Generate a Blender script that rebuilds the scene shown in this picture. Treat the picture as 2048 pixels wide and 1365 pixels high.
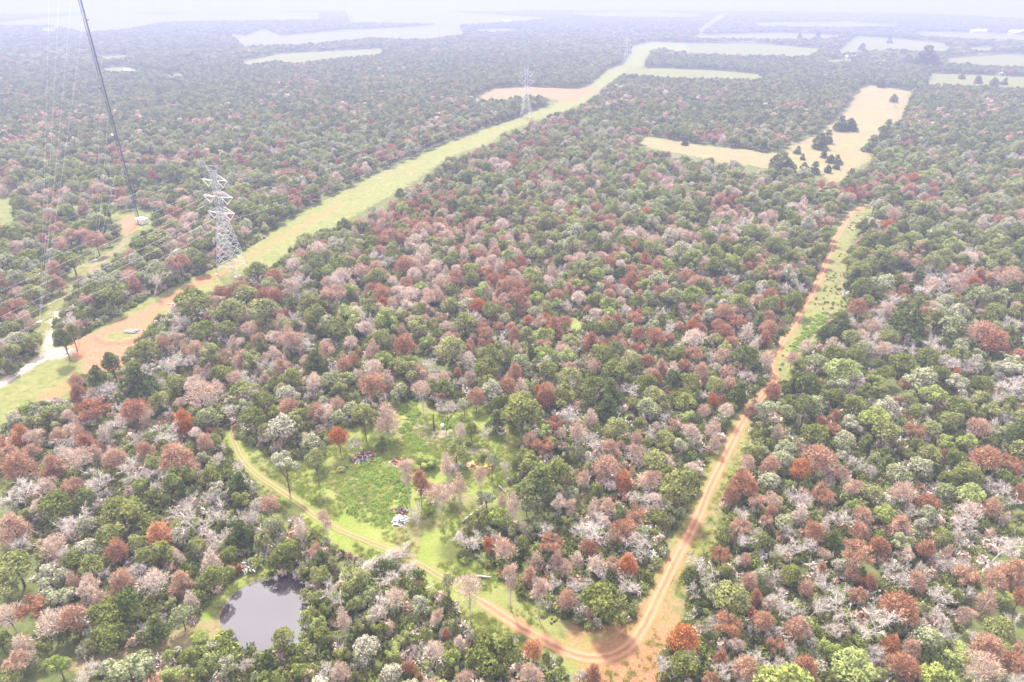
import bpy, math, random
import numpy as np
for o in list(bpy.data.objects): bpy.data.objects.remove(o, do_unlink=True)
SC = bpy.context.scene
COL = SC.collection
R = math.radians
random.seed(11); rng = np.random.default_rng(11)

# ------------------------------------------------------------------ camera, sky, sun, exposure
H = 120.0; PITCH = R(27.6); F = 1334.0
cam_d = bpy.data.cameras.new('camera'); cam = bpy.data.objects.new('camera', cam_d); COL.objects.link(cam)
cam.location = (0, 0, H); cam.rotation_euler = (R(90) - PITCH, 0, 0)
cam_d.sensor_width = 36; cam_d.lens = F / 2048 * 36; cam_d.clip_start = 0.5; cam_d.clip_end = 30000
SC.camera = cam
HAZE = 0.00047
SUN_EL, SUN_AZ = R(52), R(-20)         # azimuth from +Y towards +X
w = bpy.data.worlds.new('World'); SC.world = w; w.use_nodes = True
wn = w.node_tree.nodes; wl = w.node_tree.links; wn.clear()
wo = wn.new('ShaderNodeOutputWorld'); bg = wn.new('ShaderNodeBackground'); sky = wn.new('ShaderNodeTexSky')
sky.sky_type = 'NISHITA'; sky.sun_disc = False; sky.sun_elevation = SUN_EL; sky.sun_rotation = SUN_AZ
sky.air_density = 1.0; sky.dust_density = 3.0; sky.ozone_density = 1.0
tc = wn.new('ShaderNodeTexCoord'); mp = wn.new('ShaderNodeMapping'); mp.inputs['Scale'].default_value = (1, 1, 3)
nz = wn.new('ShaderNodeTexNoise'); nz.inputs['Scale'].default_value = 2.2; nz.inputs['Detail'].default_value = 6
cr = wn.new('ShaderNodeValToRGB'); cr.color_ramp.elements[0].position = 0.3; cr.color_ramp.elements[0].color = (.62, .62, .62, 1); cr.color_ramp.elements[1].position = 0.62
mx = wn.new('ShaderNodeMix'); mx.data_type = 'RGBA'
mx.inputs[7].default_value = (8.6, 8.3, 8.6, 1)
wl.new(tc.outputs['Generated'], mp.inputs[0]); wl.new(mp.outputs[0], nz.inputs['Vector']); wl.new(nz.outputs['Fac'], cr.inputs[0])
wl.new(cr.outputs[0], mx.inputs[0]); wl.new(sky.outputs[0], mx.inputs[6]); wl.new(mx.outputs[2], bg.inputs[0]); wl.new(bg.outputs[0], wo.inputs[0])
bg.inputs[1].default_value = 0.105
sd = bpy.data.lights.new('sun', 'SUN'); sun = bpy.data.objects.new('sun', sd); COL.objects.link(sun)
sd.energy = 4.2; sd.angle = R(7); sd.color = (1.0, .93, .80)
sun.rotation_euler = (R(90) - SUN_EL, 0, math.pi - SUN_AZ); sun.location = (0, 0, 300)
SC.view_settings.view_transform = 'Standard'; SC.view_settings.look = 'None'; SC.view_settings.gamma = 1
SC.view_settings.use_curve_mapping = False; SC.view_settings.exposure = 1.85
SC.render.resolution_x = 1024; SC.render.resolution_y = 682
SC.cycles.max_bounces = 5; SC.cycles.diffuse_bounces = 3; SC.cycles.volume_bounces = 1; SC.cycles.transparent_max_bounces = 4

# ------------------------------------------------------------------ mapping between the ground and the photograph's directions
cp, sp = math.cos(PITCH), math.sin(PITCH)
def ground(px, py, z=0.0):
    x = (np.asarray(px, float) - 1024) / F; y = -(np.asarray(py, float) - 682.5) / F
    dx = x; dy = cp + y * sp; dz = -sp + y * cp
    t = (z - H) / dz
    return dx * t, dy * t
def pix(X, Y, Z=0.0):
    X = np.asarray(X, float); Y = np.asarray(Y, float)
    dep = Y * cp + (H - Z) * sp; up = Y * sp - (H - Z) * cp
    return 1024 + F * X / dep, 682.5 - F * up / dep
def gp(px, py, z=0.0):
    a, b = ground(px, py, z); return float(a), float(b)
def inpoly(X, Y, poly):
    X = np.asarray(X, float); Y = np.asarray(Y, float); ins = np.zeros(X.shape, bool); n = len(poly)
    for i in range(n):
        x0, y0 = poly[i]; x1, y1 = poly[(i + 1) % n]
        if y0 == y1: continue
        c = ((y0 > Y) != (y1 > Y)) & (X < (x1 - x0) * (Y - y0) / (y1 - y0) + x0); ins ^= c
    return ins
def vnoise(X, Y, s, seed=0):
    X = np.asarray(X, float) / s; Y = np.asarray(Y, float) / s
    xi = np.floor(X); yi = np.floor(Y); fx = X - xi; fy = Y - yi; fx = fx * fx * (3 - 2 * fx); fy = fy * fy * (3 - 2 * fy)
    def h(a, b):
        v = np.sin(a * 127.1 + b * 311.7 + seed * 74.7) * 43758.5453; return v - np.floor(v)
    return (h(xi, yi) * (1 - fx) + h(xi + 1, yi) * fx) * (1 - fy) + (h(xi, yi + 1) * (1 - fx) + h(xi + 1, yi + 1) * fx) * fy
def polyd(X, Y, line):
    X = np.asarray(X, float); Y = np.asarray(Y, float); best = np.full(X.shape, 1e9)
    for (x0, y0), (x1, y1) in zip(line[:-1], line[1:]):
        vx, vy = x1 - x0, y1 - y0; L = vx * vx + vy * vy + 1e-9
        t = np.clip(((X - x0) * vx + (Y - y0) * vy) / L, 0, 1)
        best = np.minimum(best, np.hypot(X - x0 - t * vx, Y - y0 - t * vy))
    return best

# ------------------------------------------------------------------ object helpers
def mesh_np(name, V, Fc):
    me = bpy.data.meshes.new(name); V = np.asarray(V, np.float32)
    if isinstance(Fc, np.ndarray):
        k = Fc.shape[1]; n = len(Fc); me.vertices.add(len(V)); me.vertices.foreach_set('co', V.ravel())
        me.loops.add(n * k); me.loops.foreach_set('vertex_index', Fc.astype(np.int32).ravel())
        me.polygons.add(n); me.polygons.foreach_set('loop_start', np.arange(0, n * k, k, dtype=np.int32))
        me.update(calc_edges=True)
    else:
        me.from_pydata([tuple(map(float, v)) for v in V], [], Fc); me.update()
    return me
class MB:
    def __init__(s): s.v = []; s.f = []; s.m = []
    def add(s, v, f, m=0):
        o = len(s.v); s.v += [tuple(p) for p in v]; s.f += [tuple(i + o for i in q) for q in f]; s.m += [m] * len(f); return s
    def box(s, c, d, rz=0, m=0, tilt=0):
        x, y, z = d[0] / 2, d[1] / 2, d[2] / 2; ca, sa = math.cos(rz), math.sin(rz); ct, st = math.cos(tilt), math.sin(tilt); vs = []
        for a in (-x, x):
            for b in (-y, y):
                for e in (-z, z):
                    a2 = a * ct + e * st; e2 = -a * st + e * ct
                    vs.append((c[0] + a2 * ca - b * sa, c[1] + a2 * sa + b * ca, c[2] + e2))
        return s.add(vs, [(0, 1, 3, 2), (4, 6, 7, 5), (0, 4, 5, 1), (2, 3, 7, 6), (0, 2, 6, 4), (1, 5, 7, 3)], m)
    def tube(s, pts, rs, n=5, m=0, cap=True):
        P = [np.array(p, float) for p in pts]; vs = []; fs = []
        for i, p in enumerate(P):
            d = P[min(i + 1, len(P) - 1)] - P[max(i - 1, 0)]; L = np.linalg.norm(d); d = d / (L if L > 0 else 1)
            a = np.cross(d, (0, 0, 1.0)) if abs(d[2]) < .9 else np.cross(d, (1.0, 0, 0)); a /= np.linalg.norm(a); b = np.cross(d, a)
            r = rs[i] if hasattr(rs, '__len__') else rs
            for k in range(n):
                t = 2 * math.pi * (k + .5) / n; vs.append(p + a * math.cos(t) * r + b * math.sin(t) * r)
        for i in range(len(P) - 1):
            for k in range(n): fs.append((i * n + k, i * n + (k + 1) % n, (i + 1) * n + (k + 1) % n, (i + 1) * n + k))
        if cap: fs.append(tuple(range(n))[::-1]); fs.append(tuple((len(P) - 1) * n + k for k in range(n)))
        return s.add(vs, fs, m)
    def quads(s, V, m=0):
        o = len(s.v); V = V.reshape(-1, 3); s.v += [tuple(p) for p in V.tolist()]
        s.f += [(o + i, o + i + 1, o + i + 2, o + i + 3) for i in range(0, len(V), 4)]; s.m += [m] * (len(V) // 4); return s
    def mesh(s, name, mats, smooth=False):
        me = bpy.data.meshes.new(name); me.from_pydata([tuple(map(float, p)) for p in s.v], [], s.f)
        for k in (mats if isinstance(mats, (list, tuple)) else [mats]): me.materials.append(k)
        me.polygons.foreach_set('material_index', s.m)
        if smooth: me.polygons.foreach_set('use_smooth', [True] * len(s.f))
        me.update(); return me
    def build(s, name, mats, parent=None, smooth=False): return link(name, s.mesh(name, mats, smooth), parent)
def link(name, me, parent=None):
    o = bpy.data.objects.new(name, me); COL.objects.link(o)
    if parent: o.parent = parent
    return o
def tag(o, label=None, cat=None, group=None, kind=None):
    if label: o['label'] = label
    if cat: o['category'] = cat
    if group: o['group'] = group
    if kind: o['kind'] = kind
    return o
def empty(name, loc, rz=0, sc=(1, 1, 1)):
    o = bpy.data.objects.new(name, None); COL.objects.link(o); o.location = loc; o.rotation_euler = (0, 0, rz); o.scale = sc; o.empty_display_size = .5; return o

# ------------------------------------------------------------------ materials
def N(nt, t, **kw):
    n = nt.nodes.new(t)
    for k, v in kw.items(): setattr(n, k, v)
    return n
def new_mat(name):
    m = bpy.data.materials.new(name); m.use_nodes = True; m.node_tree.nodes.clear()
    return m, m.node_tree, m.node_tree.nodes.new('ShaderNodeOutputMaterial')
def simple(name, col, rough=.7, metal=0, noise=0, nscale=3, col2=None):
    m, nt, out = new_mat(name); b = N(nt, 'ShaderNodeBsdfPrincipled'); nt.links.new(b.outputs[0], out.inputs[0])
    b.inputs['Roughness'].default_value = rough; b.inputs['Metallic'].default_value = metal
    if noise or col2:
        t = N(nt, 'ShaderNodeTexCoord'); n = N(nt, 'ShaderNodeTexNoise'); n.inputs['Scale'].default_value = nscale; n.inputs['Detail'].default_value = 5
        r = N(nt, 'ShaderNodeValToRGB'); r.color_ramp.elements[0].position = .35; r.color_ramp.elements[1].position = .65
        c2 = col2 or tuple(c * (1 - noise) for c in col)
        r.color_ramp.elements[0].color = (*c2, 1); r.color_ramp.elements[1].color = (*col, 1)
        nt.links.new(t.outputs['Object'], n.inputs['Vector']); nt.links.new(n.outputs['Fac'], r.inputs[0]); nt.links.new(r.outputs[0], b.inputs['Base Color'])
    else: b.inputs['Base Color'].default_value = (*col, 1)
    return m
def foliage(name, cols, trans=.25, nscale=.35):
    """cols: three colours; the tree's own random number picks between the outer two, clump noise varies inside one crown"""
    m, nt, out = new_mat(name); L = nt.links.new
    oi = N(nt, 'ShaderNodeObjectInfo'); r = N(nt, 'ShaderNodeValToRGB'); e = r.color_ramp.elements
    e[0].color = (*cols[0], 1); e[1].color = (*cols[2], 1); k = e.new(.5); k.color = (*cols[1], 1)
    t = N(nt, 'ShaderNodeTexCoord'); n = N(nt, 'ShaderNodeTexNoise'); n.inputs['Scale'].default_value = nscale; n.inputs['Detail'].default_value = 7; n.inputs['Roughness'].default_value = .75
    L(t.outputs['Object'], n.inputs['Vector'])
    n2 = N(nt, 'ShaderNodeTexNoise'); n2.inputs['Scale'].default_value = .55; n2.inputs['Detail'].default_value = 3; n2.noise_dimensions = '4D'; L(t.outputs['Object'], n2.inputs['Vector']); w4 = N(nt, 'ShaderNodeMath'); w4.operation = 'MULTIPLY'; w4.inputs[1].default_value = 40; L(oi.outputs['Random'], w4.inputs[0]); L(w4.outputs[0], n2.inputs['W'])
    ma = N(nt, 'ShaderNodeMath'); ma.operation = 'MULTIPLY_ADD'; ma.inputs[1].default_value = 1.7; L(n2.outputs['Fac'], ma.inputs[0]); mb2 = N(nt, 'ShaderNodeMath'); mb2.operation = 'SUBTRACT'; mb2.inputs[1].default_value = .85; L(oi.outputs['Random'], mb2.inputs[0]); L(mb2.outputs[0], ma.inputs[2]); L(ma.outputs[0], r.inputs[0])
    mr = N(nt, 'ShaderNodeMapRange'); mr.inputs[1].default_value = .3; mr.inputs[2].default_value = .7; mr.inputs[3].default_value = .5; mr.inputs[4].default_value = 1.55
    L(n.outputs['Fac'], mr.inputs[0])
    hs = N(nt, 'ShaderNodeHueSaturation'); L(r.outputs[0], hs.inputs['Color']); L(mr.outputs[0], hs.inputs['Value'])
    d = N(nt, 'ShaderNodeBsdfDiffuse'); tr = N(nt, 'ShaderNodeBsdfTranslucent'); ms = N(nt, 'ShaderNodeMixShader'); ms.inputs[0].default_value = trans
    L(hs.outputs[0], d.inputs[0]); L(hs.outputs[0], tr.inputs[0]); L(d.outputs[0], ms.inputs[1]); L(tr.outputs[0], ms.inputs[2]); L(ms.outputs[0], out.inputs[0])
    return m
FOL = {
 'g': foliage('oak_leaves', [(.13, .15, .036), (.195, .21, .06), (.27, .275, .12)], .35),
 'd': foliage('cedar_leaves', [(.075, .098, .028), (.105, .13, .036), (.15, .165, .062)], .25),
 'l': foliage('light_leaves', [(.20, .25, .06), (.28, .31, .09), (.29, .33, .13)], .35),
 'k': foliage('grey_green_leaves', [(.22, .24, .11), (.30, .31, .19), (.36, .34, .26)], .25),
 'r': foliage('rust_twigs', [(.30, .145, .08), (.35, .20, .125), (.43, .29, .21)], .15),
 'o': foliage('orange_twigs', [(.38, .13, .045), (.40, .165, .065), (.44, .22, .11)], .15),
 'p': foliage('tan_twigs', [(.38, .24, .17), (.47, .35, .275), (.53, .44, .38)], .15),
 'w': foliage('grey_twigs', [(.42, .37, .33), (.52, .47, .44), (.48, .41, .38)], .1),
}
BARK = simple('bark', (.13, .10, .08), .9, noise=.5, nscale=2)
BARKW = simple('weathered_bark', (.46, .41, .385), .9, noise=.35, nscale=1.5)
CHAR = simple('charred_bark', (.03, .025, .025), .9)

# ------------------------------------------------------------------ tree prototypes  (crown about 7 m wide, 9 m tall; base at the origin)
def unit(v): return v / (np.linalg.norm(v, axis=-1, keepdims=True) + 1e-9)
def cards(C, D, Nn, l, wd):
    """quads centred at C, long axis D, face normal near Nn, length l, width wd"""
    D = unit(D); S = unit(np.cross(D, Nn)); l = np.asarray(l).reshape(-1, 1); wd = np.asarray(wd).reshape(-1, 1)
    V = np.stack([C - S * wd * .5, C + S * wd * .5, C + D * l + S * wd * .28, C + D * l - S * wd * .28], 1); return V
def lobes(kind, g):
    L = []
    if kind == 'round':
        n = g.integers(8, 13); L.append((0, 0, 6.0, 2.3))
        for i in range(n):
            a = 2 * math.pi * (i + g.uniform(-.3, .3)) / n; q = g.uniform(1.3, 2.5)
            L.append((q * math.cos(a), q * math.sin(a), g.uniform(4.2, 6.6), g.uniform(1.0, 1.65)))
        for i in range(4): L.append((g.uniform(-1.3, 1.3), g.uniform(-1.3, 1.3), g.uniform(6.8, 8.0), g.uniform(.9, 1.35)))
    elif kind == 'cone':
        for z, q, r0, n in ((2.6, 1.5, 1.25, 6), (4.4, 1.25, 1.2, 5), (6.2, .8, 1.1, 4), (7.7, .25, .95, 2)):
            for i in range(n):
                a = 2 * math.pi * (i + g.uniform(-.3, .3)) / n + z
                L.append((q * math.cos(a) * 1.2, q * math.sin(a) * 1.2, z + g.uniform(-.5, .5), r0 * g.uniform(.8, 1.15)))
    else:  # loose clumps with gaps
        n = g.integers(9, 13)
        for i in range(n):
            a = 2 * math.pi * i / n * 2.4 + g.uniform(-.4, .4); q = 2.7 * math.sqrt(g.uniform(.05, 1))
            L.append((q * math.cos(a), q * math.sin(a), g.uniform(4.4, 8.0) - q * .35, g.uniform(.75, 1.3)))
    L = np.array(L); L[:, 0] *= g.uniform(.78, 1.2); L[:, 0] += (L[:, 2] - 5) * g.uniform(-.18, .18); L[:, 1] += (L[:, 2] - 5) * g.uniform(-.18, .18); L[:, 3] *= g.uniform(.78, 1.22, len(L)); return L
def crown_points(L, n, g, lo=.8, hi=1.06, low_cut=-.55):
    w_ = L[:, 3] ** 2; idx = g.choice(len(L), n, p=w_ / w_.sum()); d = unit(g.normal(size=(n, 3)))
    d[:, 2] = np.where(d[:, 2] < low_cut, -d[:, 2], d[:, 2]); c = L[idx, :3]; r = L[idx, 3:4]
    wob = 1 + .16 * np.sin(d[:, :1] * 7 + idx[:, None]) * np.cos(d[:, 1:2] * 6 + d[:, 2:3] * 5)
    P = c + d * r * wob * g.uniform(lo, hi, (n, 1))
    dist = np.linalg.norm(P[:, None, :] - L[None, :, :3], axis=2) / L[None, :, 3]
    return P, d, dist.min(1) > lo * .83
def limb_tree(mb, L, g, r0=.19, m=0, twig=.035):
    top = np.array([g.uniform(-.3, .3), g.uniform(-.3, .3), 4.2])
    mb.tube([(0, 0, -.3), (g.uniform(-.15, .15), g.uniform(-.15, .15), 1.8), top, top + np.array([g.uniform(-.2, .2), g.uniform(-.2, .2), 2.4])], [r0 * 1.25, r0, r0 * .75, r0 * .3], 6, m)
    for c in L:
        s = np.array([0, 0, 1.0]) * g.uniform(1.8, 3.8) + top * .0; e = c[:3]; mid = (s + e) / 2 + np.array([0, 0, -.25]) + g.normal(size=3) * .15
        mb.tube([s, mid, e], [r0 * .42, r0 * .28, twig], 4, m, False)
def bare_tree(mb, g, r0=.22, m=0, spread=1.0, levels=3, thin=.035):
    """real forking branches; returns twig roots"""
    tips = []
    def grow(p, d, L, r, lev):
        n = 3; pts = [p]; q = p.copy(); dd = d.copy()
        for i in range(n):
            dd = unit(dd + g.normal(size=3) * .28 + np.array([0, 0, .06])); q = q + dd * L / n; pts.append(q.copy())
        mb.tube(pts, [r, r * .8, r * .62, max(r * .4, thin)], 4 if lev else 6, m, False)
        tips.append((q, dd, lev))
        if lev < levels:
            k = g.integers(3, 5) if lev else 6
            for i in range(k):
                t = g.uniform(.35, 1) if lev else g.uniform(.5, 1); j = min(int(t * n), n - 1); s = pts[j] + (pts[j + 1] - pts[j]) * (t * n - j)
                az = g.uniform(0, 2 * math.pi) if lev else 2 * math.pi * i / k + g.uniform(-.4, .4)
                side = np.array([math.cos(az), math.sin(az), g.uniform(-.05, .7)]); nd = unit(dd * .45 + side * spread)
                grow(s, nd, L * g.uniform(.5, .72), max(r * .5, thin), lev + 1)
    grow(np.array([0, 0, -.3]), np.array([g.normal() * .08, g.normal() * .08, 1.0]), 5.2, r0, 0)
    return tips
def proto(tk, shape, seed, nl):
    """returns (crown MB, trunk MB)"""
    g = np.random.default_rng(seed); crown = MB(); trunk = MB()
    if tk in 'gdlk':
        L = lobes(shape, g); P, d, ok = crown_points(L, nl, g, .78, 1.1); P, d = P[ok], d[ok]; n = len(P)
        nn = unit(d + g.normal(size=(n, 3)) * .55); D = unit(np.cross(nn, g.normal(size=(n, 3)))); s = g.uniform(.28, .55, n)
        crown.quads(cards(P - D * s[:, None] * .5, D, nn, s, s * g.uniform(.6, .95, n)))
        limb_tree(trunk, L, g)
    elif tk in 'rop':
        L = lobes(shape, g); P, d, ok = crown_points(L, nl, g, .55 if tk == 'p' else .66, 1.0, -.7); P, d = P[ok], d[ok]; n = len(P)
        D = unit(d * 1.0 + g.normal(size=(n, 3)) * .55 + np.array([0, 0, .35])); nn = g.normal(size=(n, 3))
        crown.quads(cards(P, D, nn, g.uniform(.35, .85, n), g.uniform(.07, .16, n)))
        if tk != 'p':
            P, d, ok = crown_points(L, nl // 3, g, .6, .85); n = len(P); nn = unit(d + g.normal(size=(n, 3)) * .5); D = np.cross(nn, g.normal(size=(n, 3)))
            crown.quads(cards(P, D, nn, g.uniform(.3, .5, n), g.uniform(.25, .35, n)))
        limb_tree(trunk, L, g, .17)
        if tk == 'p':
            for c in L:
                for k in range(4):
                    e = c[:3] + unit(g.normal(size=3) + np.array([0, 0, .4])) * c[3] * 1.1; trunk.tube([c[:3] * .8 + np.array([0, 0, .8]), e], [.05, .025], 3, 0, False)
    else:
        tips = bare_tree(trunk, g, .19, 0, 1.0, 3, .018)
        T = [t for t in tips if t[2] >= 1]; n = nl; idx = g.integers(0, len(T), n)
        P = np.array([T[i][0] - T[i][1] * g.uniform(0, 1.1) for i in idx]); B = np.array([T[i][1] for i in idx])
        D = unit(B + g.normal(size=(n, 3)) * .6); crown.quads(cards(P, D, g.normal(size=(n, 3)), g.uniform(.4, 1.2, n), g.uniform(.03, .065, n)))
    return crown, trunk
PROTO = {}; JOIN = {}
SPEC = {'g': [('round', 2300), ('round', 2300), ('loose', 2000), ('round', 2300), ('loose', 2100), ('round', 2300)], 'd': [('cone', 2200), ('round', 2300), ('cone', 2200)],
        'l': [('round', 2300), ('loose', 2100)], 'k': [('round', 1900), ('loose', 1700), ('round', 2000)],
        'r': [('round', 2500), ('cone', 2300), ('round', 2500), ('loose', 1800)], 'o': [('round', 2600), ('cone', 2400)],
        'p': [('round', 1700), ('cone', 1500), ('loose', 1600)], 'w': [('bare', 1300), ('bare', 900), ('bare', 1700), ('bare', 1100)]}
for tk, sp_ in SPEC.items():
    for i, (shape, nl) in enumerate(sp_):
        c, t = proto(tk, shape, 100 + ord(tk) * 7 + i, nl)
        bm_ = BARKW if tk in 'wp' else BARK
        PROTO.setdefault(tk, []).append((c.mesh('crown', FOL[tk]), t.mesh('trunk', bm_)))
        j = MB(); j.v = list(c.v); j.f = list(c.f); j.m = list(c.m); j.add(t.v, t.f, 1)
        o = bpy.data.objects.new('forest_tree', j.mesh('forest_tree', [FOL[tk], bm_])); JOIN.setdefault(tk, []).append(o)
# coarser crowns for woods more than 700 m away
FAR = {}
for tk in 'gdrp':
    g = np.random.default_rng(5 + ord(tk)); o_ = []
    for s in range(2):
        mb = MB(); L = lobes('round', g); P, d, ok = crown_points(L, 420, g, .75, 1.05); P, d = P[ok], d[ok]; n = len(P); nn = unit(d + g.normal(size=(n, 3)) * .4)
        D = unit(np.cross(nn, g.normal(size=(n, 3)))); sz = g.uniform(.8, 1.3, n); mb.quads(cards(P - D * sz[:, None] * .5, D, nn, sz, sz * .9))
        o_.append(bpy.data.objects.new('far_tree', mb.mesh('far_tree', [FOL[tk]])))
    FAR[tk] = o_

def instancer(name, pts, rot, scl, pid, protos, label, cat=None, kind='stuff'):
    me = mesh_np(name, pts, np.zeros((0, 3), int)) if False else bpy.data.meshes.new(name)
    pts = np.asarray(pts, np.float32); me.vertices.add(len(pts)); me.vertices.foreach_set('co', pts.ravel())
    a = me.attributes.new('rot', 'FLOAT_VECTOR', 'POINT'); a.data.foreach_set('vector', np.asarray(rot, np.float32).ravel())
    a = me.attributes.new('scl', 'FLOAT_VECTOR', 'POINT'); a.data.foreach_set('vector', np.asarray(scl, np.float32).ravel())
    a = me.attributes.new('pid', 'INT', 'POINT'); a.data.foreach_set('value', np.asarray(pid, np.int32))
    me.update(); o = link(name, me); tag(o, label, cat, None, kind)
    ng = bpy.data.node_groups.new(name, 'GeometryNodeTree'); ng.interface.new_socket('Geometry', in_out='INPUT', socket_type='NodeSocketGeometry'); ng.interface.new_socket('Geometry', in_out='OUTPUT', socket_type='NodeSocketGeometry')
    gi = ng.nodes.new('NodeGroupInput'); go = ng.nodes.new('NodeGroupOutput'); jn = ng.nodes.new('GeometryNodeJoinGeometry'); ng.links.new(jn.outputs[0], go.inputs[0])
    def att(nm, dt):
        n = ng.nodes.new('GeometryNodeInputNamedAttribute'); n.data_type = dt; n.inputs[0].default_value = nm; return [s for s in n.outputs if s.enabled][0]
    ar, as_, ap = att('rot', 'FLOAT_VECTOR'), att('scl', 'FLOAT_VECTOR'), att('pid', 'INT')
    er = ng.nodes.new('FunctionNodeEulerToRotation'); ng.links.new(ar, er.inputs[0])
    for k, p in enumerate(protos):
        oi = ng.nodes.new('GeometryNodeObjectInfo'); oi.inputs['Object'].default_value = p; oi.inputs['As Instance'].default_value = True
        c = ng.nodes.new('FunctionNodeCompare'); c.data_type = 'INT'; c.operation = 'EQUAL'; ii = [s for s in c.inputs if s.enabled]; ng.links.new(ap, ii[0]); ii[1].default_value = k
        ip = ng.nodes.new('GeometryNodeInstanceOnPoints'); ng.links.new(gi.outputs[0], ip.inputs['Points']); ng.links.new(c.outputs[0], ip.inputs['Selection'])
        ng.links.new(oi.outputs['Geometry'], ip.inputs['Instance']); ng.links.new(er.outputs[0], ip.inputs['Rotation']); ng.links.new(as_, ip.inputs['Scale']); ng.links.new(ip.outputs[0], jn.inputs[0])
    md = o.modifiers.new('scatter', 'NODES'); md.node_group = ng
    return o

# ------------------------------------------------------------------ layout of the land (outlines read off the photograph, used as ground coordinates)
def gpoly(pts): return [gp(x, y) for x, y in pts]
CORR = [(-90,800),(0,752),(41,741),(92,700),(103,690),(135,690),(200,652),(300,596),(400,550),(490,500),(560,455),(640,405),(760,345),(860,300),(960,262),(1040,234),(1110,207),(1150,190),(1186,165),(1214,140),(1248,128),(1265,92),(1306,84),(1380,87),(1380,108),(1330,100),(1306,99),(1292,118),(1288,134),(1240,152),(1205,178),(1170,207),(1120,225),(1085,238),(1010,264),(980,287),(900,314),(860,340),(800,382),(700,436),(600,492),(560,528),(485,562),(420,590),(345,622),(292,668),(262,700),(235,745),(170,760),(150,800),(60,815),(0,862),(-90,910)]
SIDE = [(36,741),(80,690),(60,652),(74,630),(120,568),(160,520),(233,495),(246,474),(238,440),(130,413),(130,405),(240,428),(274,430),(284,450),(253,495),(233,519),(219,532),(161,567),(133,601),(123,632),(103,666),(109,690),(60,745)]
PAD = [(236,424),(302,422),(306,452),(290,462),(240,462)]
LEFTC = [(-40,388),(0,392),(24,402),(27,440),(10,452),(-40,450)]
CLEAR = [(436,852),(480,880),(520,900),(560,925),(640,912),(690,860),(740,850),(800,806),(850,800),(880,830),(960,806),(990,830),(1040,860),(1050,890),(1030,940),(1010,1000),(975,1040),(930,1085),(920,1120),(1010,1160),(1050,1200),(1120,1235),(1180,1262),(1260,1240),(1290,1180),(1330,1110),(1350,1060),(1380,1010),(1395,960),(1420,905),(1462,842),(1495,800),(1530,770),(1550,700),(1590,630),(1622,575),(1650,510),(1675,450),(1695,425),(1735,405),(1762,408),(1715,450),(1700,500),(1692,560),(1688,620),(1655,640),(1640,680),(1605,720),(1590,745),(1560,775),(1512,830),(1500,890),(1472,960),(1458,1000),(1442,1060),(1428,1110),(1378,1155),(1370,1240),(1362,1262),(1335,1300),(1318,1400),(1130,1400),(1120,1340),(1040,1310),(980,1290),(940,1262),(900,1215),(850,1165),(760,1122),(700,1112),(640,1082),(560,1022),(500,962),(452,900)]
SPOT1 = [(1132,640),(1142,633),(1158,636),(1165,655),(1150,664),(1135,655)]
SPOT2 = [(137,1318),(200,1300),(300,1290),(350,1262),(430,1235),(452,1262),(440,1290),(380,1295),(310,1325),(200,1350),(140,1345)]
SPOT3 = [(395,1235),(440,1180),(540,1120),(560,1140),(520,1160),(450,1200),(440,1240),(400,1262)]
POND = [(441,1230),(462,1196),(493,1175),(537,1158),(575,1152),(606,1166),(617,1196),(613,1230),(602,1270),(575,1305),(540,1312),(510,1306),(479,1295),(458,1274),(446,1252)]
F1 = [(1275,282),(1290,272),(1400,290),(1500,300),(1535,310),(1565,300),(1600,282),(1640,265),(1682,230),(1720,178),(1740,170),(1826,184),(1803,240),(1772,262),(1742,295),(1745,320),(1702,342),(1697,362),(1662,366),(1640,345),(1590,342),(1530,336),(1440,324),(1380,312),(1300,297)]
ORANGE2 = [(953,195),(988,178),(1056,174),(1150,178),(1190,172),(1175,192),(1130,207),(1120,202),(1090,195),(1040,192),(1000,203),(953,200)]
FIELDS = [
 [(1250,139),(1320,136),(1440,142),(1535,150),(1510,160),(1410,158),(1330,156),(1250,150)],
 [(1368,87),(1500,86),(1642,98),(1622,115),(1500,113),(1380,108)],
 [(1382,71),(1560,66),(1692,72),(1650,80),(1520,80),(1400,78)],
 [(1711,73),(1800,78),(1895,88),(1895,106),(1790,101),(1670,108)],
 [(1895,116),(2025,108),(2080,116),(2080,136),(1960,132),(1889,127)],
 [(1861,147),(1960,150),(2080,156),(2080,180),(1960,174),(1854,170)],
 [(1827,64),(1960,66),(2080,72),(2080,84),(1960,80),(1840,74)],
 [(465,127),(560,108),(690,101),(765,97),(766,110),(680,117),(590,128),(550,122),(500,131)],
 [(458,68),(493,72),(527,58),(561,72),(700,60),(920,50),(928,70),(850,80),(740,78),(700,82),(580,92),(515,92),(490,96)],
 [(-60,46),(0,45),(210,25),(310,30),(430,25),(640,26),(640,40),(500,42),(330,45),(250,60),(170,66),(100,51),(-60,54)],
 [(640,14),(900,12),(1120,20),(1000,24),(760,22),(640,20)],[(1120,26),(1300,24),(1420,30),(1380,36),(1200,34)],[(1500,46),(1700,44),(1830,52),(1700,56),(1520,54)],[(330,150),(360,146),(372,152),(345,156)],[(190,138),(250,134),(300,140),(250,145),(200,144)],[(930,60),(1010,58),(1060,62),(980,66)],[(1650,120),(1700,119),(1706,124),(1660,126)],[(1930,96),(1990,94),(1985,102),(1940,104)],
 [(80,56),(115,57),(112,66),(84,65)], [(885,24),(1100,36),(1050,43),(940,50),(700,46),(690,24)], [(200,114),(255,110),(250,118),(205,120)],
 [(0,8),(700,6),(1100,12),(1500,8),(1500,16),(1100,22),(700,18),(0,18)],[(1500,20),(1650,16),(2080,22),(2080,40),(1900,30),(1700,24)],[(1395,60),(1440,28),(1460,26),(1420,55),(1400,70)]]
OPEN = [CORR, SIDE, PAD, LEFTC, CLEAR, SPOT1, SPOT2, SPOT3, POND, F1, ORANGE2] + FIELDS
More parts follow.
